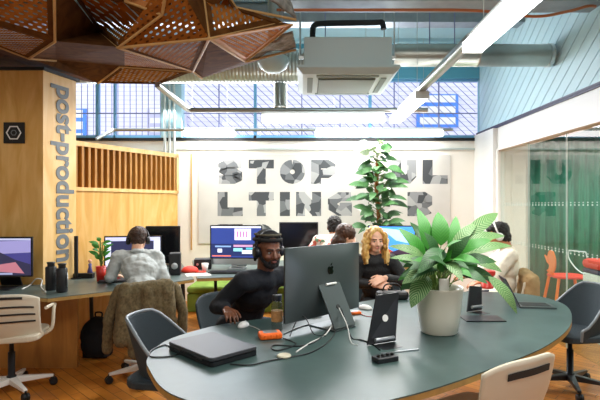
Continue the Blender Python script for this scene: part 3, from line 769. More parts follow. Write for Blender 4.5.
# logo on its back
ob = MB()
ap = spline([(0, .012, 0), (.010, .018, 0), (.020, .014, 0), (.0235, .010, 0), (.018, .002, 0), (.019, -.008, 0), (.025, -.013, 0), (.018, -.027, 0), (.010, -.031, 0), (0, -.028, 0), (-.010, -.031, 0), (-.019, -.024, 0), (-.026, -.008, 0), (-.025, .008, 0), (-.016, .017, 0), (-.008, .017, 0)], 3, True)
lm = Mx.Translation((-.015, .0405, .355)) @ Mx.Rotation(PI, 4, 'Z') @ Mx.Scale(1.05, 4) @ XZ
ob.prism([(p.x, p.y) for p in ap], 0, .003, lm)
ob.prism([(.001, .020), (.004, .032), (.013, .038), (.012, .028)], 0, .003, lm)
ob.build('logo', 'logo_black', ic)
MB().tube([(-.05, .055, .265), (.04, .055, .265)], .008, 8).build('hinge', 'label_white', ic)
MB().lathe([(.016, 0), (.016, .004)], (0, 0, 0), 18, Mx.Translation((0, .118, .13)) @ Mx.Rotation(R(-60), 4, 'X')).build('cable_hole', 'deep_black', ic)

computer('editing_computer', 'silver all-in-one computer showing blue editing timeline before the lettered wall', (-.82, 5.72, ZT+.0005), R(-4), .63, .47, 'edit', .07, .05, 'silver')
computer('monitor', 'black monitor turned off, behind the man in the beanie', (-.08, 6.15, ZT+.0005), R(4), .5, .34, 'off', 0, .2, 'black_plastic')
computer('monitor', 'monitor with blue sky wallpaper behind the blond woman', (1.10, 6.1, ZT+.0005), R(-10), .6, .38, 'blue', 0, .12, 'black_plastic')
computer('monitor', 'monitor with dusk mountain wallpaper at far left on corner desk', (-2.72, 4.3, ZT+.0005), R(3), .55, .36, 'dusk', 0, .115, 'black_plastic')
computer('monitor', 'monitor with purple-blue timeline in front of the man in grey shirt', (-1.95, 5.45, ZT+.0005), R(12), .62, .38, 'desk', 0, .03, 'black_plastic')
computer('monitor', 'black switched-off monitor behind the grey-shirted man, right of his screen', (-1.76, 5.95, ZT+.0005), R(5), .42, .38, 'off', 0, .12, 'black_plastic')

def standing_panel(label, BL, BR, TR, TL, name='tablet_stand', badge=True):
    c = (V(BL)+V(BR))/2; c.z = 0; t = thing(name, label, 'tablet', (c.x, c.y, ZT))
    q = [V(p)-V((c.x, c.y, ZT)) for p in (BL, BR, TR, TL)]
    MB().slab(q, .012).build('panel', 'black_plastic', t, .004)
    n = (q[1]-q[0]).cross(q[3]-q[0]).normalized()
    if n.y > 0: n = -n
    m_ = q[0]*.3+q[1]*.2+q[2]*.2+q[3]*.3
    fm = Mx.Translation((q[0]+q[1]+q[2]+q[3])/4+n*.014) @ n.to_track_quat('Z', 'Y').to_matrix().to_4x4()
    if badge: MB().lathe([(.0165, -.002), (.0165, .0005)], (0, 0, 0), 24, fm @ Mx.Scale(1.15, 4)).build('badge', 'label_white', t)
    a = q[0]+n*.03+V((0, 0, .025)); b_ = q[1]+n*.03+V((0, 0, .025))
    MB().tube([a.lerp(b_, .2), a.lerp(b_, .85)], .011, 12).build('hinge_bar', 'silver', t)
    a = q[0]+(q[1]-q[0])*.2; b_ = q[0]+(q[1]-q[0])*.85; a.z = b_.z = .001
    MB().slab([a, b_, b_+V((n.x, n.y, 0))*.11, a+V((n.x, n.y, 0))*.11], .008).build('foot', 'satin_black', t, .002)
    return t
standing_panel('black upright tablet on a stand, back to camera, left of the plant', (.33, 2.59, ZT+.003), (.50, 2.68, ZT+.003), (.535, 2.76, 1.0), (.39, 2.66, 1.0))
t = standing_panel('black upright tablet on a stand, right of the cream plant pot', on(466, 312, ZT+.002), on(481, 310, ZT+.002), at(481, 287, 3.56), at(469, 286, 3.5), badge=False)
tag(MB().box(-.13, .13, -.08, .08, 0, .007).build('phone_pad', 'satin_black'), 'flat dark grey pad on the table, right of the plant pot', 'pad').location = tuple(on(482, 319, ZT+.0005))
# laptop at the right end
lp = thing('laptop', 'open dark laptop at the right end of the oval table', 'laptop', tuple(on(534, 306, ZT+.0005)), R(-8))
MB().prism(rrect(.26, .2, .01), 0, .012).build('base', 'space_grey', lp)
MB().box(-.1, .1, -.06, .07, .0125, .0135).build('keyboard', 'deep_black', lp)
sa, sb = V((-.13, -.1, .012)), V((-.13, .1, .012)); up = V((-.10, .01, .2))
MB().slab([sa, sb, sb+up, sa+up], .006).build('lid', 'satin_black', lp, .002)
o = MB().slab([sa+V((.001, .008, .008)), sb+V((.001, -.008, .008)), sb+up*.95+V((.001, -.008, 0)), sa+up*.95+V((.001, .008, 0))], -.001).build('screen', 'screen_off', lp)

# closed chunky laptop on the left
cl_ = thing('closed_laptop', 'thick closed laptop with grey lid, front left of the table', 'laptop', (-.478, 2.47, ZT+.0005), math.atan2(.26, -.26))
MB().prism(rrect(.40, .28, .02), .003, .024).build('body', 'black_plastic', cl_)
MB().prism(rrect(.402, .282, .022), .027, .046).build('lid', mat('laptop_lid', '3e3f43', .5, .2), cl_, .004)
for x in (-.1, .1):
    MB().tube([(x-.03, .135, .024), (x+.03, .135, .024)], .009, 8).build('hinge', 'satin_black', cl_)
for sx in (-.15, .15):
    for sy in (-.1, .1): MB().lathe([(.012, 0), (.012, .003)], (sx, sy, 0), 12).build('foot', 'deep_black', cl_)

# ================================================================== TABLE ITEMS
dr = thing('rugged_drive', 'orange rubber-cased hard drive in the middle of the table', 'hard drive', tuple(on(270, 338, ZT+.0005)), R(15))
MB().box(-.065, .065, -.045, .045, 0, .036).build('rubber_case', 'orange_rubber', dr, .012)
MB().box(-.04, .04, -.026, .026, .0365, .038).build('top_plate', 'silver', dr, .002)
for k in (-1, 0, 1): MB().box(k*.035-.006, k*.035+.006, -.048, .048, .006, .03).build('rib', 'orange_rubber', dr, .003)
dr = thing('rugged_drive', 'small orange hard drive behind the big computer stand', 'hard drive', tuple(on(354, 314, ZT+.0005)), R(20))
MB().box(-.045, .045, -.03, .03, 0, .02).build('rubber_case', 'orange_rubber', dr, .006)
MB().box(-.03, .03, -.018, .018, .0202, .0215).build('top_plate', 'silver', dr)
def mouse(label, loc, rz):
    t = thing('computer_mouse', label, 'mouse', loc, rz)
    vs = MB().ell((0, 0, .004), (.03, .055, .028)); vs.v = [V((p.x, p.y, max(p.z, 0))) for p in vs.v]; vs.build('shell', 'label_white', t)
    MB().ell((0, .028, .029), (.004, .009, .004)).build('wheel', 'silver', t)
mouse('white mouse under the hand of the man in the beanie', (-.385, 3.0, ZT+.0005), R(-20))
mouse('white mouse on the table between computer stand and upright tablet', tuple(on(365, 309, ZT+.0005)), R(60))
bt = thing('glass_bottle', 'clear glass bottle with cork sleeve and dark lid beside the big computer', 'bottle', tuple(on(277, 330, ZT+.0005)))
MB().lathe([(.001, .001), (.032, .001), (.034, .006), (.034, .165), (.028, .178)], (0, 0, 0), 24).build('glass', 'bottle_glass', bt)
MB().lathe([(.0352, .055), (.0352, .12)], (0, 0, 0), 24).build('sleeve', 'cork', bt)
MB().lathe([(.030, .179), (.031, .21), (.028, .214)], (0, 0, 0), 24).build('lid', 'black_plastic', bt)
tag(MB().lathe([(.03, 0), (.036, .004), (.036, .009), (.03, .013)], (0, 0, 0), 24).build('cable_puck', 'puck'), 'small flat cream disc lying among the cables', 'disc').location = tuple(on(284, 357, ZT+.0005))
sb_ = thing('button_box', 'small black box with buttons in front of the upright tablet', 'control box', tuple(on(385, 361, ZT+.0005)), R(25))
MB().box(-.06, .06, -.03, .03, 0, .025).build('case', 'satin_black', sb_, .004)
for k in range(4): MB().lathe([(.009, 0), (.008, .01)], (-.04+.027*k, 0, .0255), 14).build('button', 'deep_black', sb_)
tag(MB().box(-.11, .11, -.004, .004, .0, .006).build('metal_ruler', 'silver'), 'thin metal stylus lying beside the button box', 'stylus').location = tuple(on(400, 352, ZT+.0005))
bpy.data.objects['metal_ruler'].rotation_euler = (0, 0, R(18))
def cable(label, pts, m='cable_black', r=.0035, z=ZT+.004, name='cable', group=None):
    P = [on(p[0], p[1], z if len(p) < 3 else p[2]) for p in pts]
    for p in P: p.z = max(p.z, z)
    c = P[0].copy(); t = MB().tube([q-c for q in spline(P, 6)], r, 6).build(name, m); t.location = c
    return tag(t, label, 'cable', group)
cable('black cable looping off the left end of closed laptop', [(176, 352), (166, 345), (152, 350), (150, 356), (160, 357), (172, 356), (185, 352)])
cable('black cable running right from the closed laptop front', [(230, 364), (250, 365), (268, 361), (290, 357), (312, 352), (330, 340), (338, 326)])
cable('black cable curling through middle of the table', [(283, 338), (296, 344), (280, 350), (272, 349), (275, 345), (300, 346), (318, 340), (330, 326)])
cable('white cable hanging from the computer stand', [(338, 306, .87), (336, 316, .82), (326, 334), (310, 343), (296, 352)], 'cable_white', .004)
cable('black cable from computer stand to the upright tablet', [(341, 308, .86), (346, 322, .8), (352, 338), (362, 340), (372, 344), (380, 350)], 'cable_black', .004)
cable('grey cable from computer stand dropping onto table', [(339, 308, .87), (347, 325, .8), (351, 342), (358, 345)], 'cable_white', .003)
cable('red cable leading right from the small orange drive', [(359, 313), (366, 316), (374, 317), (380, 320)], 'cable_red', .003)
cable('black cable lying below the big computer', [(284, 334), (300, 327), (315, 324), (335, 326)], 'cable_black', .004)
cable('thin white mouse cable to the orange hard drive', [(247, 325), (254, 327), (260, 330)], 'cable_white', .002)
cable('black cable looping under the large screen edge', [(290, 336), (296, 322, .8), (303, 316, .83), (308, 322, .8), (314, 334), (326, 336)], 'cable_black', .003)

# ================================================================== PLANTS
def leaf(mb, p0, p1, w, up, sag=.18, fold=.25, n=9):
    p0 = V(p0); p1 = V(p1); L = (p1-p0).length; t = (p1-p0).normalized(); up = V(up); up = (up-t*up.dot(t)).normalized(); s = t.cross(up).normalized()
    vs = []; uv = []
    for i in range(n+1):
        v = i/n; c = p0.lerp(p1, v)+up*(math.sin(PI*v)*sag*L)
        ww = w/2*(math.sin(PI*min(max(v, .0), 1)**.8))**.75*(1-.12*v) if 0 < v < 1 else .0005
        for k in (-1, -.5, 0, .5, 1):
            vs.append(c+s*ww*k+up*(abs(k)*ww*fold-(abs(k)**2)*ww*.25)); uv.append((k, v))
    mb.add(vs, [(i*5+k, i*5+k+1, (i+1)*5+k+1, (i+1)*5+k) for i in range(n) for k in range(4)], True, uv)
pp = thing('potted_plant', 'big leafy houseplant with striped leaves in cream pot on table', 'plant', (.80, 2.87, ZT+.0005))
pr = [(.001, .001), (.100, .001), (.108, .008), (.125, .12), (.141, .262), (.144, .268), (.138, .272), (.132, .262), (.128, .23), (.001, .228)]
MB().lathe(pr, (0, 0, 0), 44).build('pot', 'pot_cream', pp)
MB().lathe([(.126, .228), (.001, .24)], (0, 0, 0), 24).build('soil', 'soil', pp)
MB().box(-.02, .035, -.09, -.075, .24, .33).build('plant_tag', 'paper', pp)
random.seed(4)
lv = {'leaf_plain': MB(), 'leaf_pale': MB(), 'leaf_dark': MB()}; stm = MB()
base = V((0, 0, .24)); LO = pp.location
LV = [  # base px, tip px, depth offset, width px, kind
 (425, 262, 398, 228, .0, 17, 'leaf_plain'), (428, 250, 417, 208, .12, 15, 'leaf_plain'), (441, 246, 438, 212, .1, 19, 'leaf_plain'), (452, 255, 456, 216, .12, 14, 'leaf_plain'),
 (425, 258, 388, 246, -.05, 11, 'leaf_pale'), (424, 264, 390, 258, -.1, 9, 'leaf_pale'), (437, 265, 402, 284, -.14, 17, 'leaf_pale'), (428, 276, 411, 308, -.12, 20, 'leaf_pale'),
 (444, 250, 417, 274, -.2, 17, 'leaf_dark'), (455, 254, 492, 240, -.05, 13, 'leaf_plain'), (450, 252, 478, 222, .1, 13, 'leaf_pale'), (462, 240, 498, 213, .16, 15, 'leaf_pale'),
 (460, 246, 505, 236, .1, 12, 'leaf_pale'), (462, 256, 512, 246, .05, 12, 'leaf_pale'), (458, 262, 497, 262, -.06, 14, 'leaf_dark'), (475, 262, 502, 272, .0, 11, 'leaf_pale'),
 (488, 276, 517, 314, -.05, 13, 'leaf_pale'), (455, 272, 488, 284, -.15, 14, 'leaf_dark'), (444, 262, 463, 282, -.22, 13, 'leaf_pale'), (430, 265, 405, 262, -.1, 12, 'leaf_dark'),
 (436, 258, 424, 232, -.05, 13, 'leaf_dark'), (448, 258, 470, 236, -.08, 13, 'leaf_dark'), (440, 272, 452, 250, -.12, 11, 'leaf_plain'), (432, 270, 415, 250, .15, 13, 'leaf_plain'),
 (450, 268, 480, 250, .18, 12, 'leaf_dark'), (436, 262, 410, 222, .2, 14, 'leaf_dark'), (425, 278, 400, 290, .05, 14, 'leaf_dark'), (460, 265, 500, 290, .1, 12, 'leaf_dark'),
 (445, 270, 428, 258, -.22, 12, 'leaf_dark'), (470, 250, 488, 232, .2, 12, 'leaf_plain'),
]
for k in range(26):
    a_ = k*2.4; bx = 440+16*math.cos(a_); by = 264-6*math.sin(a_*1.7); L_ = random.uniform(18, 30); e_ = random.uniform(-.5, 1.1)
    sg = 1 if math.cos(a_) > 0 else -1
    LV.append((bx, by, bx+sg*L_*math.cos(e_), by-L_*math.sin(e_), .2*math.sin(a_), random.uniform(9, 12), random.choice(('leaf_dark', 'leaf_dark', 'leaf_plain', 'leaf_pale'))))
for bx, by, tx, ty, dz, wpx, kd in LV:
    d0 = 2.87+dz*.7; d1 = 2.87+dz*1.5
    p0 = at(bx, by, d0)-LO; p1 = at(tx, ty, d1)-LO; w_ = wpx*1.0*2.87/F
    leaf(lv[kd], p0, p1, w_, V((random.uniform(-.3, .3), -.75, .65)), .14, .3)
    b0 = V((random.uniform(-.04, .04), random.uniform(-.04, .04), .235))
    stm.tube(spline([b0, b0.lerp(p0, .5)+V((0, 0, .03)), p0]), .0035, 6)
for k, nm in (('leaf_plain', 'plain_leaves'), ('leaf_pale', 'striped_leaves'), ('leaf_dark', 'dark_leaves')): lv[k].build(nm, k, pp)
stm.build('stems', 'stem_green', pp)

# tall climber behind
tp = thing('tall_plant', 'tall climbing plant on mossy pole in front of the lettered panel', 'plant', (.96, 6.38, ZT+.0005))
MB().lathe([(.001, 0), (.1, 0), (.13, .2), (.12, .2), (.11, .17), (.001, .17)], (0, 0, 0), 24).build('pot', 'black_plastic', tp)
MB().tube(spline([(0, 0, .17), (.02, 0, .6), (-.01, 0, 1.0), (.01, 0, 1.35)]), .028, 10).build('moss_pole', 'moss', tp)
f1, f2, st2 = MB(), MB(), MB(); random.seed(11)
for k in range(150):
    z = .42+1.16*(k/150)**.9; a = k*2.4+random.uniform(-.4, .4); rr = random.uniform(.1, .36)*(1.0 if z < 1.25 else .8)
    p0 = V((rr*.45*math.cos(a), rr*.45*math.sin(a), z+random.uniform(-.03, .05)))
    p1 = p0+V((math.cos(a)*rr*.75, math.sin(a)*rr*.75, random.uniform(-.13, .06)))
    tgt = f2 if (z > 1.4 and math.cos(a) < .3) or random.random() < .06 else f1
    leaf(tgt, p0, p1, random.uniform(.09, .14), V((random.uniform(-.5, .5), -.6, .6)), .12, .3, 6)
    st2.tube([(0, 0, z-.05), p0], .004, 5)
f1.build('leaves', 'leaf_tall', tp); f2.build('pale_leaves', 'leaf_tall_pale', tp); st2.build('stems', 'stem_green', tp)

rp = thing('small_plant', 'small leafy plant in red pot on the corner desk', 'plant', tuple(on(101, 281, ZT+.0005)))
MB().lathe([(.001, 0), (.04, 0), (.05, .15), (.045, .15), (.04, .13), (.001, .13)], (0, 0, 0), 24).build('pot', 'red_plastic', rp)
f1, st2 = MB(), MB(); random.seed(5)
for k in range(16):
    a = k*2.4; p0 = V((.02*math.cos(a), .02*math.sin(a), .2+.014*k)); p1 = p0+V((math.cos(a)*.1, math.sin(a)*.07, random.uniform(.0, .06)))
    leaf(f1, p0, p1, .045, V((0, -.7, .6)), .1, .2, 5); st2.tube([(0, 0, .12), p0], .003, 5)
f1.build('leaves', 'leaf_plain', rp); st2.build('stems', 'stem_green', rp)

# ================================================================== CHAIRS
def star(t, n, r, m, hz=.1, colm='satin_black', top=.42, a0=0):
    for k in range(n):
        a = a0+2*PI*k/n; d = V((math.cos(a), math.sin(a), 0)); s = V((-d.y, d.x, 0))
        ob = MB(); ob.add([d*.03+s*.028+V((0, 0, hz+.02)), d*.03-s*.028+V((0, 0, hz+.02)), d*r-s*.014+V((0, 0, hz-.01)), d*r+s*.014+V((0, 0, hz-.01)),
                           d*.03+s*.028+V((0, 0, hz-.03)), d*.03-s*.028+V((0, 0, hz-.03)), d*r-s*.014+V((0, 0, hz-.03)), d*r+s*.014+V((0, 0, hz-.03))],
                          [(0, 1, 2, 3), (7, 6, 5, 4), (0, 4, 5, 1), (1, 5, 6, 2), (2, 6, 7, 3), (3, 7, 4, 0)])
        lg = ob.build('base_leg', m, t, .004)
        q = Mx.Translation(d*r+V((0, 0, .032))) @ Mx.Rotation(a, 4, 'Z') @ Mx.Rotation(PI/2, 4, 'X')
        MB().lathe([(.024, -.026), (.0315, -.02), (.0315, -.005), (.02, -.004), (.02, .004), (.0315, .005), (.0315, .02), (.024, .026)], (0, 0, 0), 18, q).tube([d*r+V((0, 0, .03)), d*r+V((0, 0, hz-.02))], .008).build('caster', 'deep_black', lg)
    MB().lathe([(.035, hz-.03), (.035, hz+.03), (.026, hz+.03), (.026, top-.12), (.017, top-.12), (.017, top)], (0, 0, 0), 20).build('gas_column', colm, t)
def shell_chair(label, loc, rz, shell, rim, base, hgt=.82, slots=(), swivel=True, group=None, w=.235, a0=0, name='office_chair', wrap=.75, bmat=None, thin=.014, tub=False):
    """local +Y = forward; back stands at -Y"""
    t = thing(name, label, 'chair', loc, rz, group)
    zs = .47
    MB().prism([(x*.98, y) for x, y in rrect(2*w, .44, .1, 6)], zs-.03, zs+.02).build('seat', bmat or shell, t, .012)
    def pt(u, v):      # u -1..1 across, v 0..1 up
        th = u*wrap; r = w/math.sin(min(wrap, PI/2-.1))*.98
        x = r*math.sin(th)*(1+.04*v); y = -.20+(r-r*math.cos(th))-.11*v-.02*math.sin(v*PI)
        if tub:
            q_ = max(0, (abs(u)-.38)/.62); q_ = q_*q_*(3-2*q_); y = -.20+(r-r*math.cos(th))*1.35-.10*v*(1-q_); return V((x, y, zs-.01+(hgt-(hgt-zs-.07)*q_-zs+.01)*v))
        top = hgt-(.05+.0)*abs(u)**3-(.16*max(0, abs(u)-.8)/.2 if wrap > 1 else 0)
        z = zs-.01+(top-zs+.01)*v
        return V((x, y, z))
    NU, NV = 28, 16; vs = [pt(-1+2*i/NU, j/NV) for j in range(NV+1) for i in range(NU+1)]
    bk = MB().add(vs, [(j*(NU+1)+i, j*(NU+1)+i+1, (j+1)*(NU+1)+i+1, (j+1)*(NU+1)+i) for j in range(NV) for i in range(NU)], True)
    b = bk.build('backrest', shell, t, solid=thin)
    if rim:
        MB().tube([pt(-1, j/10) for j in range(11)]+[pt(-1+2*i/20, 1) for i in range(1, 21)]+[pt(1, 1-j/10) for j in range(1, 11)], .011, 8).build('rim', rim, b)
    for (v, u0, th) in slots:
        vs = []; n = 14
        for s in (0, 1):
            for i in range(n+1):
                u = -u0+2*u0*i/n; p = pt(u, v+s*th); vs.append(p+V((math.sin(u*wrap)*.011, -.011, 0)))
        MB().add(vs, [(i, i+1, n+2+i, n+1+i) for i in range(n)]).build('slot', 'slot_dark', b, solid=.004)
    if swivel: star(t, 5, .3, base, .1, 'satin_black' if base != 'chair_base_white' else 'satin_black', zs-.03, a0)
    else:
        for sx in (-1, 1):
            for sy in (-1, 1): MB().tube([(sx*w*.7, sy*.15, zs-.03), (sx*w*.95, sy*.2, 0)], .013, 8).build('leg', base, t)
    return t
def arms(t, m, w=.235, z=.68):
    for s in (-1, 1):
        MB().tube(spline([(s*(w-.02), -.02, .45), (s*(w+.05), -.02, .5), (s*(w+.06), .0, z-.03), (s*(w+.05), .06, z), (s*(w+.04), -.15, z+.01)]), .013, 8).build('armrest', m, t)
t = shell_chair('white plastic swivel chair with slotted back at far left', (-2.36, 3.86, 0), R(14), 'chair_shell_white', None, 'chair_base_white', .83, [(.9, .55, .05), (.72, .82, .035), (.56, .85, .035), (.4, .85, .035)], a0=.3, wrap=.9, w=.25)
arms(t, 'chair_shell_white', .25)
shell_chair('cream chair with one dark slot, nearest the camera at lower right', (.82, 2.33, 0), R(31), 'chair_shell_white', None, 'chair_base_white', .845, [(.8, .55, .08)], wrap=.5, w=.245)
shell_chair('dark grey tub chair with pale rim at left end of the table', (-.80, 2.98, 0), R(-100), 'mesh_grey', 'rim_grey', 'satin_black', .81, (), name='tub_chair', wrap=1.4, w=.27, tub=True)
t = shell_chair('dark grey swivel chair on black star base at right', (2.17, 3.93, 0), R(98), 'mesh_grey', 'rim_grey', 'satin_black', .84, (), wrap=1.4, w=.28, a0=.2, tub=True)
t = shell_chair('white-based swivel chair under the olive coat', (-1.40, 4.2, 0), R(20), 'chair_shell_white', None, 'chair_base_white', .83, (), wrap=.8, w=.24, a0=.9)
t = shell_chair('pale chair of the person in white knit at the table end', (1.92, 4.78, 0), R(72), 'chair_shell_white', None, 'chair_base_white', .82, (), wrap=.8, w=.24)
t = shell_chair('dark chair the man in the beanie sits on', (-.5, 3.66, 0), R(-128), 'mesh_grey', None, 'satin_black', .80, (), wrap=.8, w=.24)
t = shell_chair('dark chair the blond woman sits on', (.70, 4.58, 0), R(180), 'mesh_grey', None, 'satin_black', .80, (), wrap=.8, w=.24)
t = shell_chair('dark chair of the brown-haired person, behind the blond woman', (.24, 4.98, 0), R(-90), 'mesh_grey', None, 'satin_black', .78, (), wrap=.8, w=.2)
t = shell_chair('dark chair of the black-haired person at the back desk', (.26, 5.56, 0), R(0), 'mesh_grey', None, 'satin_black', .78, (), wrap=.8, w=.22)
# coat over the chair
ct = thing('olive_coat', 'olive brown wool coat draped over the chair of the man in grey shirt', 'coat', (-1.36, 4.13, 0), R(20)); ct.scale = (.82, 1, 1)
ob = MB()
ob.cap((-.22, -.26, .82), (.20, -.26, .84), .06, .06); ob.cap((-.2, -.28, .78), (-.24, -.27, .45), .075, .085); ob.cap((.0, -.29, .8), (.0, -.28, .42), .07, .075); ob.cap((.18, -.28, .8), (.2, -.27, .45), .075, .08)
ob.cap((-.12, -.28, .8), (-.12, -.28, .34), .06, .07); ob.cap((.1, -.28, .8), (.1, -.28, .4), .06, .07)
remesh(ob.build('body', 'coat_olive', ct), .014, 3, .03, .06)
ob = MB(); ob.cap((.26, -.2, .80), (.34, -.22, .62), .058, .052); ob.cap((.34, -.22, .62), (.33, -.24, .34), .052, .045)
remesh(ob.build('sleeve', 'coat_olive', ct), .012, 3, .018, .06)
ob = MB(); ob.cap((-.27, -.2, .8), (-.36, -.2, .58), .06, .055); ob.cap((-.36, -.2, .58), (-.38, -.15, .34), .055, .05)
remesh(ob.build('sleeve', 'coat_olive', ct), .012, 3, .018, .06)
jk = thing('tan_jacket', 'tan padded jacket over the chair back at the right table end', 'jacket', (1.92, 4.78, 0), R(72))
ob = MB(); ob.cap((-.2, -.26, .80), (.2, -.26, .8), .06, .06); ob.cap((-.18, -.28, .78), (-.2, -.27, .5), .075, .08); ob.cap((.16, -.28, .78), (.18, -.27, .5), .075, .08); ob.cap((0, -.28, .78), (0, -.28, .5), .07, .07)
remesh(ob.build('body', 'tan_jacket', jk), .014, 3, .04, .05)

# stool and red seat beyond the glass
sx_ = thing('orange_chair', 'bright orange chair with cut-out back behind the glass partition', 'chair', (3.28, 6.0, 0), R(-95))
MB().prism([(x, y) for x, y in rrect(.4, .4, .1, 6)], .60, .625).build('seat', 'red_seat', sx_, .006)
hp = spline([(-.15, -.22, .86), (-.05, -.23, .84), (.04, -.24, .93), (.15, -.24, .93), (.2, -.23, .82), (.15, -.22, .70), (.02, -.21, .64), (-.06, -.21, .66), (-.02, -.215, .74), (-.08, -.22, .78)], 4, True)
MB().slab(hp, .015).build('backrest', 'orange_seat', sx_, .003)
for a, b_ in (((-.14, -.16), (-.2, -.26)), ((.14, -.16), (.2, -.26)), ((-.15, .15), (-.2, .24)), ((.15, .15), (.2, .24))):
    MB().tube([(a[0], a[1], .6), (b_[0], b_[1], 0)], .018, 10).build('leg', 'orange_seat', sx_)
for s in (-1, 1): MB().tube([(s*.05, -.17, .60), (s*.05, -.215, .68)], .016, 8).build('back_post', 'orange_seat', sx_)
rs = thing('red_ottoman', 'white cabinet with red seat pad behind the glass at right', 'cabinet', (3.35, 5.15, 0))
MB().box(-.2, .7, -.3, .3, 0, .74).build('body', 'label_white', rs, .01)
MB().box(-.2, .7, -.3, .3, .742, .79).build('trim', 'dark_trim', rs, .01)
MB().prism([(-.22, -.3), (.7, -.3), (.7, .3), (-.22, .3)], .792, .90).build('pad', 'red_seat', rs, .045)

# ================================================================== PEOPLE
def HF(c, fwd, up=(0, 0, 1)):
    f = V(fwd).normalized(); u = V(up); r = f.cross(u).normalized(); u = r.cross(f)
    m = Mx((r, f, u)).transposed(); m4 = m.to_4x4(); m4.translation = V(c); return m4
def head_mesh(ob, m, k=1.0):
    m3 = m.to_3x3(); P = lambda *a: m @ (V(a)*k)
    E = lambda c, r: ob.ell(P(*c), tuple(x*k for x in r), m3)
    E((0, -.012, .035), (.076, .095, .088)); E((0, .018, -.02), (.066, .078, .09)); E((0, .045, -.08), (.04, .042, .034)); E((0, .02, -.065), (.055, .055, .04))
    ob.cap(P(0, .088, .012), P(0, .109, -.027), .0085*k, .0125*k)
    for s in (-1, 1):
        E((s*.012, .098, -.034), (.008, .010, .007)); E((s*.036, .064, -.028), (.026, .026, .022)); E((s*.079, -.004, -.008), (.010, .02, .032))
        ob.cap(P(s*.012, .088, .021), P(s*.046, .073, .023), .0095*k, .008*k)
    E((0, .088, -.052), (.024, .012, .006)); E((0, .086, -.062), (.02, .012, .007))
def face(root, m, lip, skin, brow='black_hair', k=1.0):
    m3 = m.to_3x3(); P = lambda *a: m @ (V(a)*k)
    for s in (-1, 1):
        e = MB().ell(P(s*.031, .079, .001), (.0115*k, .009*k, .0058*k), m3, 12).build('eye', 'eye_white', root)
        MB().ell(P(s*.031, .0865, .001), (.0055*k, .003*k, .0058*k), m3, 12).build('iris', 'iris', e)
        MB().cap(P(s*.014, .0975, .026), P(s*.048, .080, .028), .0038*k, .003*k, 8).build('eyebrow', brow, root)
        MB().cap(P(s*.019, .0865, .008), P(s*.043, .0815, .007), .0022*k, .002*k, 8).build('eyelid', brow, root)
    MB().ell(P(0, .0985, -.0525), (.02*k, .005*k, .0038*k), m3, 12).ell(P(0, .0965, -.0605), (.018*k, .0052*k, .0045*k), m3, 12).build('lips', lip, root)
def hand(ob, w, d, n, curl=.5, side=1, k=1.0, spread=.1):
    """w wrist point, d pointing along the hand, n back-of-hand normal; side=+1 thumb on d x n side"""
    w = V(w); d = V(d).normalized(); n = V(n); n = (n-d*n.dot(d)).normalized(); s = d.cross(n)*side
    for i, (o_, L) in enumerate(((.03, .07), (.01, .078), (-.011, .072), (-.03, .056))):
        kn = w+d*(.092-.004*abs(i-1))*k+s*o_*k
        ob.cap(w+s*o_*.55*k+d*.01*k, kn, .0125*k, .0105*k, 10)
        dd = (d+s*spread*(1.5-i)*.6).normalized(); p = kn; a = curl*.6
        for q, fr_ in enumerate((.45, .32, .23)):
            v = dd*math.cos(a)-n*math.sin(a); e = p+v*L*fr_*k; ob.cap(p, e, (.0092-.001*q)*k, (.0085-.001*q)*k, 8); p = e; a += curl*.8
    p0 = w+d*.025*k+s*.025*k; p1 = p0+(d*.75+s*.65-n*.15).normalized()*.042*k; p2 = p1+(d*.92+s*.25-n*.3).normalized()*.032*k; p3 = p2+(d*.95-n*.4).normalized()*.024*k
    ob.cap(p0, p1, .0135*k, .0115*k, 8); ob.cap(p1, p2, .0112*k, .0095*k, 8); ob.cap(p2, p3, .0095*k, .008*k, 8)
def limb(ob, a, b_, c, ra, rb, rc):
    ob.cap(a, b_, ra, rb); ob.cap(b_, c, rb, rc)
def torso(ob, m, sh, chest, belly, hip, g=0):
    """m 3x3 (right, fwd, up)"""
    ob.cap(sh[0], sh[1], .062+g, .062+g); ob.ell(chest, (.165+g, .112+g, .17+g), m); ob.ell(belly, (.145+g, .105+g, .15+g), m); ob.ell(hip, (.17+g, .13+g, .12+g), m)
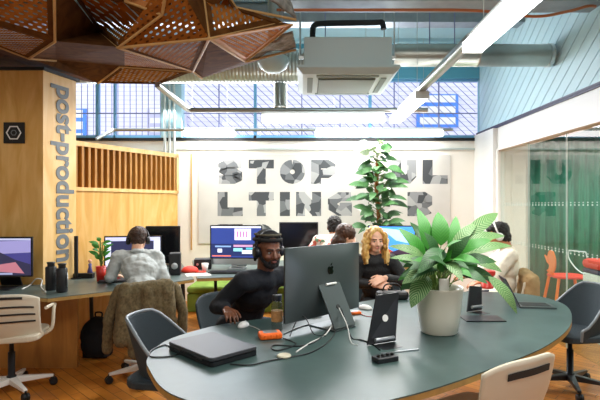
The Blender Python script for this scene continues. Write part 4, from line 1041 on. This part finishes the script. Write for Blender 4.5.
def person(name_label, hc, fwd, hips, elbows, wrists, hdirs, skin, top, bottom, knees, sleeves='full', k=1.0, sw=.185, bodyfwd=None, curl=.5, hn=(0, 0, 1), neck_h=.0, folds=.012, shz=None, vox=.006, rand=0):
    hc = V(hc); hips = V(hips); bf = V(bodyfwd or fwd); bf.z = 0; bf.normalize(); rt = bf.cross(V((0, 0, 1)))
    root = thing('person', name_label, 'person', (hips.x, hips.y, 0)); O = V((hips.x, hips.y, 0))
    m = HF(hc-O, fwd); hl = hc-O; hp = hips-O
    nb = hl+m.to_3x3() @ V((0, -.045, -.115))*k; nb2 = V((nb.x, nb.y, shz if shz else nb.z-.07))
    spine = (nb2-hp); chest = hp+spine*.72; belly = hp+spine*.36
    S = [nb2+rt*sw*s_*1+V((0, 0, -.025))-bf*.0 for s_ in (1, -1)]    # right, left
    upv = spine.normalized(); r3 = rt; f3 = upv.cross(r3).normalized(); m3 = Mx((r3, f3, upv)).transposed()
    E = [V(e)-O for e in elbows]; Wr = [V(w_)-O for w_ in wrists]; K = [V(q)-O for q in knees]
    b = MB(); head_mesh(b, m, k); b.cap(hl+m.to_3x3() @ V((0, -.03, -.05)), nb2+V((0, 0, .0)), .056*k, .06*k)
    torso(b, m3, S, chest, belly, hp)
    for i in (0, 1):
        limb(b, S[i], E[i], Wr[i], .052*k, .042*k, .027*k); hand(b, Wr[i], hdirs[i], hn, curl, -1 if i == 0 else 1, k*1.02)
        b.cap(hp+rt*(.09 if i == 0 else -.09), K[i], .085, .06); b.cap(K[i], V((K[i].x, K[i].y, .07)), .055, .035)
        b.cap(V((K[i].x, K[i].y, .05)), V((K[i].x, K[i].y, .04))+bf*.15, .04, .035)
    bo = b.build('body', skin, root); remesh(bo, vox, 2)
    c = MB(); torso(c, m3, S, chest, belly, hp+upv*.03, .012); c.cap(nb2+V((0, 0, -.035)), nb2+V((0, 0, .012)), .085, .07)
    for i in (0, 1):
        e = Wr[i].lerp(E[i], .12)
        limb(c, S[i], E[i], e, .068, .056, .043)
    co = c.build('top', top, root); remesh(co, .009, 3, folds, .07)
    l = MB(); l.ell(hp, (.185, .145, .12), m3)
    for i in (0, 1):
        l.cap(hp+rt*(.09 if i == 0 else -.09), K[i], .1, .075); l.cap(K[i], V((K[i].x, K[i].y, .12)), .07, .055)
    lo = l.build('trousers', bottom, root); remesh(lo, .012, 3, .01, .08)
    sh = MB()
    for i in (0, 1): sh.cap(V((K[i].x, K[i].y, .056)), V((K[i].x, K[i].y, .05))+bf*.16, .05, .045)
    s_ = sh.build('shoes', 'deep_black', root); remesh(s_, .01, 2)
    return root, m
def headphones(root, m, k=1.0, band='black_plastic', cup='black_plastic', oy=-.01, rad=.1):
    P = lambda *a: m @ (V(a)*k)
    t = MB().tube([P(rad*.95*math.sin(a), oy, .012+rad*1.18*math.cos(a)) for a in [R(-92+184*i/20) for i in range(21)]], .0085*k, 8).build('headphones', band, root)
    for s in (-1, 1):
        mm = m @ Mx.Translation((s*.088*k, oy*k, -.008*k)) @ Mx.Rotation(PI/2, 4, 'Y')
        MB().lathe([(.02*k, -.02*k), (.034*k, -.017*k), (.038*k, 0), (.034*k, .017*k), (.02*k, .02*k)], (0, 0, 0), 24, mm).build('ear_cup', cup, t)
# --- man in beanie
fw_ = (.5, -.85, -.14)
root, m = person('man with black beanie, beard and headphones in dark sweater using a mouse', (-.25, 3.30, 1.188), fw_, (-.52, 3.62, .56),
    [(-.60, 3.27, .81), (.0, 3.62, .83)], [(-.515, 3.13, .822), (.02, 3.40, .81)], [(.42, -.85, -.12), (.5, -.75, -.1)], 'skin_dark', 'navy_knit', 'jeans', [(-.22, 3.42, .54), (-.02, 3.62, .54)], bodyfwd=(.72, -.69, 0), curl=.5, vox=.005, sw=.195)
face(root, m, 'lip_dark', 'skin_dark')
m3 = m.to_3x3(); P = lambda *a: m @ V(a)
ob = MB(); ob.ell(P(0, -.036, .072), (.086, .098, .068), m3); ob.ell(P(0, -.06, .062), (.078, .08, .078), m3)
o = remesh(ob.build('beanie', 'beanie', root), .007, 2, .006, .02)
vs = []
ob = MB(); ob.tube([P(.089*math.sin(a), -.028+.106*math.cos(a), .072+.012*math.cos(a)) for a in [2*PI*i/28 for i in range(29)]], .013, 8); ob.build('beanie_cuff', 'beanie', o)
ob = MB(); ob.tube([P(.086*math.sin(a), -.03+.1*math.cos(a), .107+.012*math.cos(a)) for a in [2*PI*i/28 for i in range(29)]], .007, 8); ob.build('beanie_stripe', 'beanie_band', o)
ob = MB(); ob.ell(P(0, .062, -.09), (.036, .032, .028), m3); ob.ell(P(0, .04, -.085), (.052, .045, .032), m3)
for s in (-1, 1): ob.cap(P(s*.03, .068, -.085), P(s*.064, .03, -.045), .02, .014); ob.cap(P(s*.064, .03, -.045), P(s*.07, .02, -.0), .012, .008)
for s in (-1, 1): ob.cap(P(s*.0, .1, -.044), P(s*.026, .085, -.052), .005, .005); ob.cap(P(s*.026, .085, -.052), P(s*.027, .08, -.075), .006, .008)
remesh(ob.build('beard', 'beard', root), .005, 2)
ob = MB()
for i in range(12):
    a = R(150+i*60/11-90+30); q = P(.08*math.cos(R(200+i*13)), -.03+.09*math.sin(R(200+i*13)), .0)
    ob.cap(q+V((0, 0, .02)), q+V((0, 0, -.05-.012*(i % 3))), .016, .010)
ob.build('hair', 'black_hair', root)
headphones(root, m, 1.03, oy=.0, rad=.102)
# --- blond woman
root, m = person('blond woman in sheer black top with crossed wrists at the table', (.645, 4.40, 1.175), (.12, -1, -.1), (.72, 4.66, .54),
    [(.46, 4.40, .79), (.95, 4.42, .78)], [(.60, 4.21, .80), (.70, 4.20, .86)], [(.8, -.35, .02), (-.75, -.35, -.18)], 'skin_fair', 'black_lace', 'trouser_black', [(.6, 4.3, .54), (.82, 4.3, .54)], bodyfwd=(.0, -1, 0), curl=.35, k=.93, sw=.155, hn=(0, -.75, .65), vox=.006)
face(root, m, 'lip_fair', 'skin_fair', 'brown_hair', .93)
P = lambda *a: m @ V(a); m3 = m.to_3x3()
ob = MB(); ob.ell(P(0, -.03, .05), (.088, .088, .082), m3); ob.ell(P(0, -.05, .0), (.088, .07, .1), m3)
for s in (-1, 1):
    ob.cap(P(s*.012, .035, .108), P(s*.065, .05, .055), .022, .018); ob.cap(P(s*.065, .05, .055), P(s*.083, .035, -.03), .019, .02)
    ob.cap(P(s*.083, .03, -.03), P(s*.095, .03, -.12), .026, .028); ob.cap(P(s*.095, .03, -.12), P(s*.085, .04, -.2), .03, .016); ob.cap(P(s*.08, -.03, -.05), P(s*.1, -.01, -.17), .035, .03)
ob.cap(P(-.1, .03, -.12), P(-.115, .04, -.21), .03, .014)
for s in (-1, 1):
    for i in range(5):
        z0 = .05-.05*i; ob.cap(P(s*(.085+.012*(i % 2)), .0+.018*(i % 3), z0), P(s*(.102-.01*(i % 2)), .012*(i % 2), z0-.06), .03, .026)
remesh(ob.build('hair', 'blond', root), .006, 4, .022, .03)
# --- man in grey shirt seen from behind
root, m = person('man in grey shirt with black headphones seen from behind at corner desk', (-1.66, 4.78, 1.15), (-.25, 1, -.35), (-1.43, 4.33, .55),
    [(-1.36, 4.62, .80), (-1.86, 4.6, .81)], [(-1.5, 4.86, .79), (-1.93, 4.82, .79)], [(-.4, .8, -.1), (.1, 1, -.1)], 'skin_fair', 'grey_shirt', 'trouser_black', [(-1.4, 4.65, .54), (-1.62, 4.6, .54)], bodyfwd=(-.25, 1, 0), curl=.3, folds=.035, sw=.18, shz=1.01)
P = lambda *a: m @ V(a); m3 = m.to_3x3()
ob = MB(); ob.ell(P(0, -.025, .045), (.086, .098, .092), m3); ob.ell(P(0, -.05, .0), (.075, .06, .075), m3); ob.ell(P(.02, .03, .1), (.06, .05, .04), m3)
remesh(ob.build('hair', 'dark_brown_hair', root), .007, 2, .014, .02)
headphones(root, m, 1.05)
ob = MB(); ob.tube([P(.062*math.sin(a), -.045+.062*math.cos(a), -.135) for a in [2*PI*i/20 for i in range(21)]], .015, 8); ob.build('collar', 'grey_shirt', root)
# --- black haired person at back, from behind
root, m = person('person with black hair in patterned shirt, back turned, at back desk', (.35, 5.72, 1.235), (.1, 1, -.25), (.26, 5.47, .56),
    [(.53, 5.66, .85), (.0, 5.66, .85)], [(.48, 5.92, .80), (.05, 5.95, .80)], [(-.2, 1, -.1), (.2, 1, -.1)], 'skin_mid', 'shirt_pattern', 'trouser_black', [(.36, 5.85, .54), (.16, 5.85, .54)], bodyfwd=(0, 1, 0), vox=.009, shz=1.1)
P = lambda *a: m @ V(a); m3 = m.to_3x3()
ob = MB(); ob.ell(P(0, -.025, .045), (.088, .1, .092), m3); ob.ell(P(0, -.05, -.01), (.08, .065, .085), m3)
remesh(ob.build('hair', 'black_hair', root), .008, 2, .03, .02)
# --- brown haired person behind the computer
root, m = person('person with long brown hair behind the large computer, next to the blond woman', (.435, 5.05, 1.165), (.8, .1, -.3), (.26, 5.03, .55),
    [(.24, 4.83, .8), (.22, 5.2, .8)], [(.36, 4.86, .68), (.42, 5.15, .68)], [(.8, -.1, -.1), (.8, .2, -.1)], 'skin_fair', 'black_lace', 'trouser_black', [(.56, 4.98, .5), (.56, 5.14, .5)], bodyfwd=(1, 0, 0), vox=.009, k=.95, sw=.15)
P = lambda *a: m @ V(a); m3 = m.to_3x3()
ob = MB(); ob.ell(P(0, -.025, .04), (.1, .112, .098), m3); ob.ell(P(0, -.055, -.05), (.09, .075, .11), m3); ob.cap(P(0, -.06, -.08), P(0, -.08, -.2), .08, .05)
remesh(ob.build('hair', 'brown_hair', root), .008, 2, .015, .02)
# --- person in white knit at right
root, m = person('dark-haired person in white knit with white headphones, leaning at the table end', (1.95, 4.84, 1.19), (-.8, .35, -.35), (1.96, 4.78, .55),
    [(1.85, 5.08, .80), (1.8, 4.58, .80)], [(1.66, 4.95, .79), (1.64, 4.45, .79)], [(-.8, -.3, -.1), (-.7, -.2, -.1)], 'skin_mid', 'white_knit', 'jeans', [(1.58, 4.9, .54), (1.58, 4.68, .54)], bodyfwd=(-.85, .2, 0), vox=.008, sw=.17, folds=.02)
P = lambda *a: m @ V(a); m3 = m.to_3x3(); face(root, m, 'lip_fair', 'skin_mid')
ob = MB(); ob.ell(P(0, -.03, .045), (.088, .1, .09), m3); ob.ell(P(0, -.055, -.02), (.08, .06, .08), m3); ob.ell(P(0, .02, .09), (.07, .07, .045), m3)
remesh(ob.build('hair', 'black_hair', root), .008, 2, .03, .02)
headphones(root, m, 1.06, 'label_white', 'label_white')

# ================================================================== DESK ITEMS
for k, (x, y) in enumerate(((51, 290), (62, 292))):
    t = thing('desk_speaker', ('black cylindrical speaker on corner desk, left one of the pair' if k == 0 else 'black cylindrical speaker on corner desk, right one of the pair'), 'speaker', tuple(on(x, y, ZT+.0005)), 0, 'cylindrical speakers')
    MB().lathe([(.042, 0), (.046, .01), (.046, .2), (.04, .21)], (0, 0, 0), 24).build('body', 'black_plastic', t)
    MB().lathe([(.03, .2105), (.03, .235), (.035, .24), (.035, .25), (.001, .252)], (0, 0, 0), 20).build('cap', 'satin_black', t)
    MB().tube(spline([(.046, -.0, .05), (.06, -.02, .1), (.046, 0, .17)]), .005).build('handle', 'silver', t)
cable('white cable curled on the corner desk by the speakers', [(22, 289), (30, 285), (36, 279, .80), (42, 280, .79), (41, 287), (46, 292)], 'cable_white', .006)
t = thing('black_post', 'slim black upright light bar against the plywood pillar', 'post', (-2.36, 5.0-.05, ZT+.0005))
MB().box(-.015, .015, -.015, .015, 0, .44).build('bar', 'deep_black', t); MB().lathe([(.05, 0), (.05, .008)], (0, 0, 0), 20).build('foot', 'deep_black', t)
t = thing('figurine', 'small figurine in a purple dress on the corner desk', 'figurine', tuple(on(90, 276, ZT+.0005)))
MB().lathe([(.001, 0), (.035, .0), (.015, .1), (.018, .13), (.001, .14)], (0, 0, 0), 16).build('dress', 'purple', t)
MB().ell((0, 0, .16), .02).build('head', 'skin_fair', t)
t = thing('pencil_pot', 'dark low tray with small items at the plywood wall', 'tray', tuple(on(84, 278, ZT+.0005)))
MB().box(-.1, .1, -.03, .03, 0, .05).build('tray', 'deep_black', t, .004)
t = thing('red_box', 'low red box beside the potted plant on the corner desk', 'box', tuple(on(112, 279, ZT+.0005)))
MB().box(-.07, .07, -.05, .05, 0, .035).build('box', 'red_plastic', t, .004)
t = thing('keyboard', 'dark keyboard before the timeline monitor', 'keyboard', (-1.83, 4.75, ZT+.0005), R(15))
MB().box(-.2, .2, -.06, .06, 0, .015).build('case', 'deep_black', t, .004); MB().box(-.19, .19, -.05, .05, .0155, .02).build('keys', 'black_plastic', t)
t = thing('black_speaker', 'black box speaker with light edge right of grey-shirted man', 'speaker', (-1.42, 5.25, ZT+.0005), R(10))
MB().box(-.06, .06, -.07, .07, 0, .24).build('cabinet', 'black_plastic', t, .01); MB().lathe([(.035, 0), (.03, .004), (.001, .004)], (0, 0, 0), 20, Mx.Translation((0, -.071, .1)) @ Mx.Rotation(PI/2, 4, 'X')).build('cone', 'silver', t)
t = thing('baseball_cap', 'red cap lying on the desk left of the editing computer', 'cap', tuple(on(190, 272, ZT+.0005)))
ob = MB().ell((0, 0, .01), (.1, .08, .06)); ob.v = [V((p.x, p.y, max(p.z, 0))) for p in ob.v]; ob.build('crown', 'red_seat', t); MB().prism(rrect(.12, .1, .03), 0, .008, Mx.Translation((.12, 0, 0))).build('brim', 'red_seat', t)
t = thing('paper_stack', 'loose white papers on the desk beside the red cap', 'paper', tuple(on(198, 275, ZT+.0005)), R(20))
MB().box(-.13, .13, -.1, .1, 0, .006).build('sheets', 'paper', t)
t = thing('keyboard', 'black keyboard in front of the editing computer', 'keyboard', (-.85, 5.35, ZT+.0005))
MB().box(-.22, .22, -.07, .07, 0, .02).build('case', 'deep_black', t, .004); MB().box(-.2, .2, -.055, .055, .0205, .026).build('keys', 'black_plastic', t)
t = thing('coffee_cup', 'white cup on the back desk between red cap and editing computer', 'cup', tuple(on(205, 271, ZT+.0005)))
MB().lathe([(.001, 0), (.03, 0), (.04, .09), (.036, .09), (.028, .01), (.001, .01)], (0, 0, 0), 20).build('cup', 'label_white', t)
t = thing('audio_interface', 'black audio box with knobs left of the editing computer', 'audio device', (-1.22, 5.75, ZT+.0005), R(8))
MB().box(-.1, .1, -.09, .09, 0, .12).build('case', 'black_plastic', t, .006)
for k in range(3): MB().lathe([(.014, 0), (.012, .016)], (0, 0, 0), 14, Mx.Translation((-.06+.06*k, -.0905, .06)) @ Mx.Rotation(PI/2, 4, 'X')).build('knob', 'silver', t)
t = thing('red_mug', 'red pot standing behind the tablet right of the plant', 'pot', tuple(on(487, 288, ZT+.0005)))
MB().lathe([(.001, 0), (.055, 0), (.06, .015), (.05, .02), (.062, .16), (.055, .16), (.045, .03), (.001, .028)], (0, 0, 0), 28).build('pot', 'red_plastic', t)
MB().lathe([(.07, .12), (.075, .15), (.07, .16)], (0, 0, 0), 28).build('rim', 'red_plastic', t)
t = thing('backpack', 'black backpack added to fill the dark area under the corner desk', 'backpack', (-2.05, 4.75, 0))  # added black form that darkens the space under the desk
ob = MB(); ob.ell((0, 0, .2), (.17, .12, .2)); ob.ell((0, -.08, .14), (.13, .07, .13)); ob.box(-.12, .12, -.08, .08, .01, .2); remesh(ob.build('body', 'trouser_black', t), .012, 3, .02, .06)
MB().tube(spline([(-.03, .02, .38), (-.03, .02, .43), (.03, .02, .43), (.03, .02, .38)]), .008).build('handle', 'deep_black', t)
t = thing('black_bag', 'black bag on the table edge in front of the blond woman', 'bag', (.70, 3.86, ZT+.0005), R(5))
MB().box(-.13, .13, -.05, .05, 0, .07).build('pouch', 'deep_black', t, .025); MB().tube(spline([(-.08, 0, .06), (-.05, 0, .12), (.05, 0, .12), (.08, 0, .06)]), .006).build('handle', 'deep_black', t)

# ================================================================== LIGHT, CAMERA
def area(name, loc, rot, sx, sy, power, color):
    l = bpy.data.lights.new(name, 'AREA'); l.shape = 'RECTANGLE'; l.size = sx; l.size_y = sy; l.energy = power; l.color = color
    o = bpy.data.objects.new(name, l); COL.objects.link(o); o.location = loc; o.rotation_euler = rot; return o
wd_ = bpy.data.worlds.new('World'); bpy.context.scene.world = wd_; wd_.use_nodes = True
bg = wd_.node_tree.nodes['Background']; bg.inputs[0].default_value = (.80, .86, 1, 1); bg.inputs[1].default_value = 1.95
area('window_daylight', (-.9, YB-.2, 3.0), (R(-62), 0, 0), 4.4, .8, 170, (.86, .92, 1))
area('near_lamp', (1.15, 2.6, ZL-.09), (0, 0, 0), .12, 1.35, 40, (1, .97, .92))
area('far_lamp', (1.15, 5.42, ZL-.09), (0, 0, 0), .12, 1.35, 40, (1, .97, .92))
area('cross_lamp', (.22, 5.87, ZL-.13), (0, 0, 0), 1.45, .12, 40, (1, .97, .92))
area('wall_lamp_a', (-1.42, 7.1, 2.5), (R(25), 0, 0), .7, .12, 8, (1, .96, .9))
area('wall_lamp_b', (1.1, 7.1, 2.5), (R(25), 0, 0), 1.8, .12, 9, (1, .96, .9))
area('left_lamps', (-1.42, 5.2, ZL-.02), (0, 0, 0), .12, 1.1, 25, (1, .95, .88))
area('fill_light', (-.5, .6, 3.9), (R(25), 0, 0), 4, 2.4, 112, (1, .98, .95))  # added fill from the camera side; the ceiling has no opening here
area('meeting_room_fill', (4.6, 5.2, 2.5), (0, 0, 0), 1.5, 1.5, 130, (1, .97, .92))  # added fill to brighten the curtain; no fitting is modelled
cam = bpy.data.cameras.new('camera'); co = bpy.data.objects.new('camera', cam); COL.objects.link(co)
co.location = (0, 0, EYE); co.rotation_euler = (PI/2, 0, 0); cam.sensor_width = 36; cam.lens = 36*F/600
cam.shift_x = -5/600; cam.shift_y = 5/600; cam.clip_start = .05
s = bpy.context.scene; s.camera = co
s.view_settings.view_transform = 'Standard'; s.view_settings.look = 'None'; s.view_settings.exposure = .12; s.view_settings.gamma = 1
s.cycles.use_denoising = True; s.cycles.max_bounces = 8; s.cycles.transparent_max_bounces = 16; s.cycles.sample_clamp_indirect = 6
